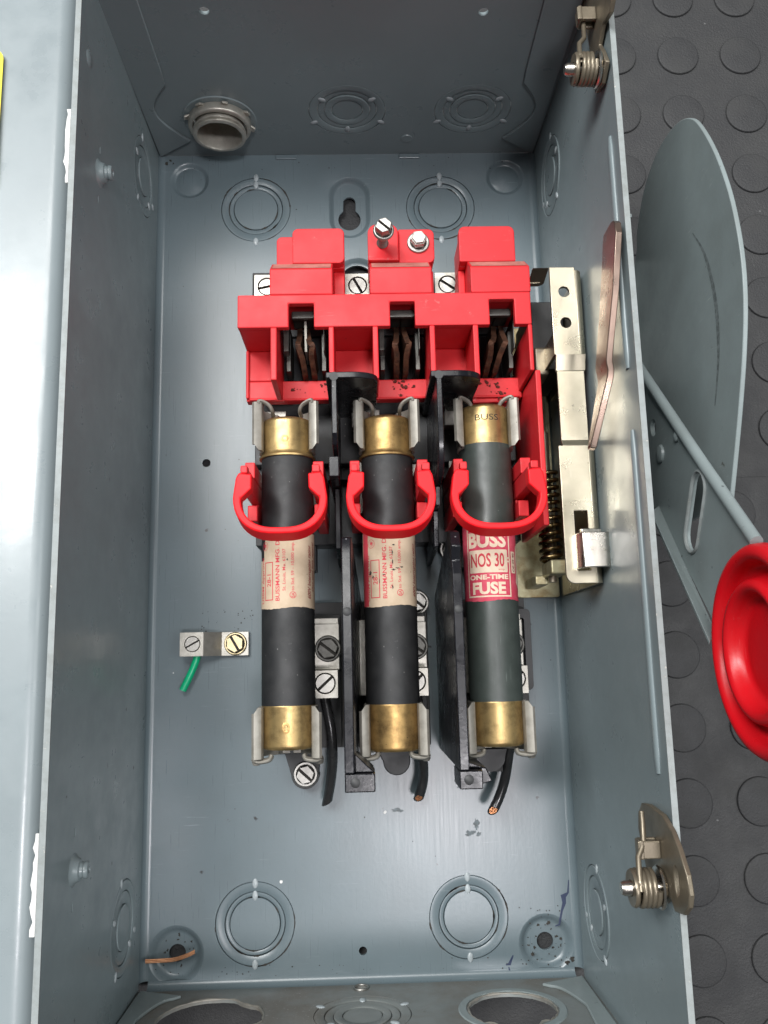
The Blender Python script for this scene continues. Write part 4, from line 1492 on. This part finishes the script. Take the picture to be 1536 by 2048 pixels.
# rust crumbs on the red cover
b = nb()
spots = []
for (cx, cy, sp_, n) in ((-21.5, 53.5, 3.0, 6), (22.0, 54.0, 4.5, 16), (21.0, 50.6, 1.6, 8), (57.5, 54.5, 4.0, 12), (60.5, 50.5, 4.5, 8), (19.0, 56.8, 2.6, 10), (-12.0, 54.0, 2.5, 4), (62, 47.6, 3, 6)):
    for i in range(n):
        spots.append((random.gauss(cx, sp_ * 0.45), random.gauss(cy, 0.8), random.choice((0.25, 0.3, 0.4, 0.5, 0.8, 1.1))))
for (x, y, r) in spots:
    if not 48.2 < y < 57.4:
        continue
    vs = []
    for i in range(7):
        a = 2 * pi * i / 7
        q = r * random.uniform(0.35, 1.0)
        vs.append((x + q * cos(a), y + q * sin(a) * 0.8))
    h = r * random.uniform(0.3, 0.7)
    prism(b, vs, 'z', 42.0 if y > 50 else 43.0, (42.0 if y > 50 else 43.0) + h)
fl_ = build('rust_crumbs', b, M['flake'], None, smooth=0)
tag(fl_, 'dark rust crumbs scattered on the floor of the red cover', 'debris')
fl_['kind'] = 'stuff'

# ------------------------------------------------------------------ operating mechanism inside the right wall
mech = thing('switch_mechanism', (84, 30, 0), 'zinc plated lever mechanism with coil spring along the right wall', 'mechanism')
b = nb()
plate(b, rounded(68.5, 90.5, -31.0, 95, 1.0, 3), [circle(75, 8, 2.4, 16)], 'z', 1.0, 3.0)
build('mounting_plate', b, M['stain'], mech, smooth=30, bevel=0.3)
BZ = 70.0
b = nb()
top = [(78.6, 57.0), (88.4, 56.8), (88.4, 92.7), (78.6, 92.8)]
plate(b, top, [circle(83.8, 82.6, 2.15, 24), circle(83.8, 69.9, 2.15, 24)], 'z', BZ - 1.6, BZ)
prism(b, [(57.0, BZ - 1.6), (57.0, BZ), (54.0, BZ - 1.0), (51.0, BZ - 1.8), (51.0, BZ - 3.4), (54.0, BZ - 2.6)], 'x', 79.2, 90.6)
prism(b, [(50.95, BZ - 3.4), (50.95, BZ - 1.8), (23.5, BZ - 1.8), (21.0, BZ - 0.0), (21.0, BZ - 1.6), (23.5, BZ - 3.4)], 'x', 79.6, 90.0)
low = rounded(78.0, 89.0, -31.0, 20.95, 3.2, 5, (1, 0, 0, 0))
plate(b, low, [rounded(82.2, 87.2, -26.4, -4.0, 0.3, 2)], 'z', BZ - 1.6, BZ)
sheet(b, [(91.35, BZ - 1.6), (91.6, BZ - 3.2), (91.6, 34)], 1.4, 'y', 57.5, 90.8) if 0 else None
for (xa, ya_, yb_) in ((88.4, 56.8, 91.6), (89.0, -31.0, 20.95)):
    sheet(b, [(xa + 2.9 * sin(q), BZ - 2.9 + 2.9 * cos(q)) for q in [pi / 2 * i / 8 for i in range(9)]] + [(xa + 2.9, 10)], -1.5, 'y', ya_, yb_)
prism(b, [(57.2, BZ - 1.65), (66, BZ - 1.65), (66, 20), (57.2, 20)], 'x', 78.7, 80.0)
prism(b, [(92.8, BZ - 0.4), (92.8, BZ - 1.8), (91.0, 58.5), (91.0, 60.0)], 'x', 72.2, 78.55)
prism(b, [(72.0, 92.75), (72.0, 90.8), (76.5, 90.8), (78.55, 91.5), (78.55, 92.75)], 'z', 57.0, 60.2)
build('bracket', b, M['zinc'], mech, smooth=25, bevel=0.5, seg=3)
b = nb()
box(b, 76.0, 89.5, 60.0, 90.0, 8, 44)
box(b, 74.2, 79.5, 26, 56, 6, 30)
build('guide_block', b, M['base'], mech, smooth=0, bevel=0.5)
b = nb()
box(b, 74.8, 80.5, 55.2, 67.0, 38, 52)
build('link_block', b, M['latch'], mech, smooth=0, bevel=1.0, seg=3)
b = nb()
lev = [(90.7, 87.0, 107.0, 114.5), (90.7, 86.2, 105.4, 117.4), (90.6, 84.4, 104.8, 119.4), (90.4, 80.5, 104.0, 120.4), (89.1, 62.0, 100.6, 116.8), (87.6, 41.5, 95.4, 109.3),
       (87.7, 39.8, 96.2, 108.6), (88.3, 37.4, 95.0, 107.8), (88.2, 35.4, 94.6, 107.2), (87.2, 31.0, 94.0, 105.8), (83.3, 14.0, 94.8, 99.2), (83.0, 12.6, 95.2, 98.6)]
ribbon(b, lev, 2.3)
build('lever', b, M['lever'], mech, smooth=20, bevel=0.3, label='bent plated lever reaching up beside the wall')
b = nb()
prof = [(83.0, 60.0), (82.7, 72.0), (82.8, 74.6), (83.6, 76.0), (86.0, 76.5), (90.6, 76.4), (92.2, 76.0), (93.0, 75.0)]
sheet(b, prof, 1.3, 'y', -26.0, -13.2)
prism(b, [(83.4, 60), (83.2, 75), (91.0, 73.6), (86.0, 66.0)], 'y', -13.15, -11.4)
box(b, 91.9, 92.6, -21.6, -18.0, 74.0, 76.4)
build('latch_tab', b, M['steel'], mech, smooth=40, bevel=0.4, label='bright bent steel tab in the bracket slot')
b = nb()
turns = 12
pts = []
for i in range(turns * 16 + 1):
    a = 2 * pi * i / 16
    pts.append((81.2 + 4.1 * cos(a), 19.0 - 38.0 * i / (turns * 16), 32.0 + 4.1 * sin(a)))
tube(b, pts, 0.95, 8)
build('coil_spring', b, M['spring'], mech, smooth=60)
b = nb()
tube(b, [(81.2, 36, 32), (81.4, -27.0, 31.5)], 1.7, 12)
build('spring_rod', b, M['latch'], mech, smooth=50)
b = nb()
box(b, 78.6, 85.6, -24.6, -18.8, 24, 42)
box(b, 75.2, 81.0, -27.5, -23.5, 4, 26)
build('spring_seat', b, M['stain'], mech, smooth=0, bevel=0.8, seg=3)

# ------------------------------------------------------------------ outside operating handle
hd = thing('operating_handle', (118, 30, -6), 'grey outside operating handle with a red ringed grip at the right', 'handle')
b = nb()
gpo = [(-6, 99.8), (9, 107), (24, 113.8), (39, 119.7), (55, 124), (71, 125), (90, 122.2), (106, 117), (118, 111.5), (129, 105), (136.4, 99.1), (142, 91), (145.2, 82), (146.8, 72), (146.6, 62), (144.4, 53), (141, 45), (135, 37.6), (127, 31), (117, 26), (100, -4)]
gpo = [(p.y, p.z) for p in smooth_path([(0, u, v) for u, v in gpo], 4)] + [(0, 2), (-8, 60)]
prism(b, gpo, 'x', 128, 129.6)
gp = build('guard_plate', b, M['enamel_worn'], hd, smooth=20, bevel=0.3)
b = nb()
arc = [(96, 90), (84, 98), (70, 102.5), (56, 103.5), (42, 101), (28, 95)]
sp = smooth_path([(127.93, y, z) for y, z in arc], 5)
for i in range(len(sp) - 1):
    p, q = sp[i], sp[i + 1]
    w0, w1 = 1.1 * sin(pi * (i + 0.3) / len(sp)) + 0.2, 1.1 * sin(pi * (i + 1.3) / len(sp)) + 0.2
    b.faces.new([b.verts.new(v) for v in ((p.x, p.y, p.z - w0), (q.x, q.y, q.z - w0), (q.x, q.y, q.z + w0), (p.x, p.y, p.z + w0))])
build('rub_mark', b, M['rub'], gp, smooth=0, recalc=False)
b = nb()
plate(b, rounded(94.8, 127.8, 60, 118.5, 1.0, 3), [circle(100, 112, 2.2, 16)], 'z', 20.5, 22.0)
prism(b, [(112, 22.05), (118, 22.05), (118, 62), (116, 64), (114, 62)], 'x', 95, 127) if 0 else box(b, 96.5, 115, 117.0, 118.5, 22.05, 64)
box(b, 95.0, 96.4, 60, 117, -4, 20.4)
build('mounting_bracket', b, M['enamel_worn'], hd, smooth=0, bevel=0.3)
ARM = [(58, 44), (55, 52.8), (6.9, 102.1), (-25.6, 136.6), (-27.0, 128), (-32, 118), (-40.5, 110), (-49, 106.2), (-51, 104), (-46.8, 100.4), (-22.2, 76.6), (-7.8, 61.6), (4, 49)]
slot = []
c0, c1 = Vector((-2.2, 99.0)), Vector((-17.2, 89.4))
d = (c1 - c0).normalized()
k_ = Vector((-d.y, d.x))
for i in range(9):
    a = pi * i / 8
    slot.append(tuple(c0 + (k_ * cos(a) - d * sin(a)) * 5.8))
for i in range(9):
    a = pi * i / 8
    slot.append(tuple(c1 + (-k_ * cos(a) + d * sin(a)) * 5.8))
b = nb()
plate(b, ARM, [slot, circle(30, 60, 3.2, 20)], 'x', 118, 119.8)
arm = build('handle_arm', b, M['enamel_worn'], hd, smooth=30, bevel=0.3)
b = nb()
tube(b, [(118.2, 60, 48), (118.2, 55, 52.8), (118.2, 6.9, 102.1), (118.2, -26.0, 136.8)], 2.0, 14)
build('arm_flange', b, M['enamel_worn'], arm, smooth=50)
b = nb()
lo = [(113.6, 0.5, 46.5), (119.0, -0.5, 47.5)]
for _ in (0,):
    vs = []
    for (yl, zl, yr, zr) in ((-4.0, 65.0, -0.5, 58.5), (-54.2, 109.6, -50.5, 101.3)):
        for x_, y_, z_ in ((112.8, yl, zl), (118.4, yr, zr), (118.4, yr - 1.0, zr - 1.0), (112.8, yl - 1.0, zl - 1.0)):
            vs.append(b.verts.new((x_, y_, z_)))
    for i in range(4):
        b.faces.new((vs[i], vs[(i + 1) % 4], vs[4 + (i + 1) % 4], vs[4 + i]))
    b.faces.new(vs[:4])
    b.faces.new(vs[4:])
build('arm_flange', b, M['enamel_worn'], arm, smooth=0, bevel=0.3)
b = nb()
sl = [(117.9, p[0], p[1]) for p in slot]
tube(b, sl, 0.7, 6, closed=True)
build('slot_rim', b, M['enamel_edge'], arm, smooth=60)
b = nb()
for (y, z, r) in ((18, 66, 3.6), (20, 84, 2.0)):
    lathe(b, (118, y, z), 'x', [(r, 0), (r * 0.9, -0.9), (r * 0.5, -1.3), (0.05, -1.4)], 20)
build('rivet', b, M['enamel_worn'], arm, smooth=50)
GC = (117.4, -57.5, 137.0)
GK = 31.0 / 34.6
b = nb()
prof = [(0.05, 7.5), (24, 7.5), (31, 6.0), (34.0, 3.6), (34.6, 0.6), (34.2, -2.0), (33.0, -3.6), (31.4, -4.2), (30.0, -3.8), (29.0, -2.4), (28.4, 0.0), (27.8, 1.6), (26.6, 2.4),
        (25.2, 2.4), (24.2, 1.4), (23.6, -1.0), (22.8, -3.4), (21.6, -4.6), (20.2, -4.7), (19.0, -3.6), (18.3, -1.6), (17.6, 0.6), (16.4, 1.4), (15.0, 1.5), (13, 0.9), (8, 0.4), (0.05, 0.3)]
lathe(b, GC, 'x', [(r * GK, a * GK) for r, a in prof], 96)
build('grip', b, M['red_grip'], hd, smooth=60)

# ------------------------------------------------------------------ door latches on the right wall rim
ll = ['spring door latch on the right wall near the top corner', 'spring door latch on the right wall near the bottom corner']
shapes = [[(143.5, 104), (141.5, 112), (145.5, 118.5), (152.5, 115), (157, 112), (160.3, 118), (158.0, 126), (160.5, 130), (166, 131), (198, 131), (198, 96), (190, 94), (170, 100), (152, 103)],
          [(-113.0, 91.6), (-108.0, 92.6), (-104.2, 97), (-103.6, 104), (-104.6, 116), (-108, 123.5), (-112.0, 128), (-118, 132.8), (-123, 134), (-126.5, 132.5), (-129.6, 128.0), (-130.6, 121), (-127.5, 118.0), (-130.5, 112.5), (-131.5, 106), (-129.5, 100.5), (-126.0, 98), (-119, 94.5)]]
pins = [(147.6, 111.5), (-126.0, 112.0)]
for k in range(2):
    yp, zp = pins[k]
    la_ = thing('door_latch', (92, yp, zp), ll[k], 'latch', 'spring latches on the right wall')
    b = nb()
    hs = [[(-112.6, 95.0), (-109.4, 95.0), (-109.4, 98.6), (-112.6, 98.6)], circle(-121.5, 124.5, 4.2, 20, ry=2.0)] if k else [circle(178, 121, 7.0, 20, ry=2.2), circle(158.5, 117.0, 0.8, 10)][:1]
    plate(b, shapes[k], hs, 'x', 91.0, 92.6)
    build('latch_plate', b, M['latch'], la_, smooth=25, bevel=0.35)
    b = nb()
    tube(b, [(92, yp, zp), (79.4, yp, zp), (78.4, yp, zp)], 2.2, 18, rad=[2.2, 2.2, 1.7])
    lathe(b, (89.4, yp, zp), 'x', [(0.1, 0), (5.9, 0), (6.4, 0.5), (5.9, 1.2), (0.1, 1.2)], 28)
    build('pivot_pin', b, M['steel'], la_, smooth=40)
    b = nb()
    pts = []
    for i in range(16 * 4 + 1):
        a = 2 * pi * i / 16 + 0.5 * pi
        pts.append((88.6 - 5.6 * i / 64, yp + 5.0 * cos(a), zp + 5.0 * sin(a)))
    d = 1
    pts += [(83.2, yp + 4.6 * d, zp + 3.4), (83.8, yp + 9.0, zp + 1.6), (86.2, yp + 12.5, zp), (86.8, yp + 18.5, zp - 1.6), (86.8, yp + 21.5, zp - 2.0)]
    tube(b, pts, 0.85, 8)
    lathe(b, (82.8, yp, zp), 'x', [(2.4, -1.4), (5.2, -1.4), (5.6, -0.6), (5.2, 0.0), (2.4, 0.0)], 28)
    build('torsion_spring', b, M['latch'], la_, smooth=60)
    b = nb()
    y1 = yp + 13.5 if k else yp + 25.0
    prism(b, [(90.95, zp - 4.6), (85.4, zp - 4.6), (84.6, zp - 3.4), (84.6, zp + 1.2), (86.0, zp + 1.2), (86.0, zp - 3.2), (90.95, zp - 3.2)], 'y', y1 - 5.5, y1)
    box(b, 84.2, 91.0, y1 - 5.4, y1 - 0.2, zp - 0.6, zp + 1.0)
    build('spring_tab', b, M['latch'], la_, smooth=0, bevel=0.4)
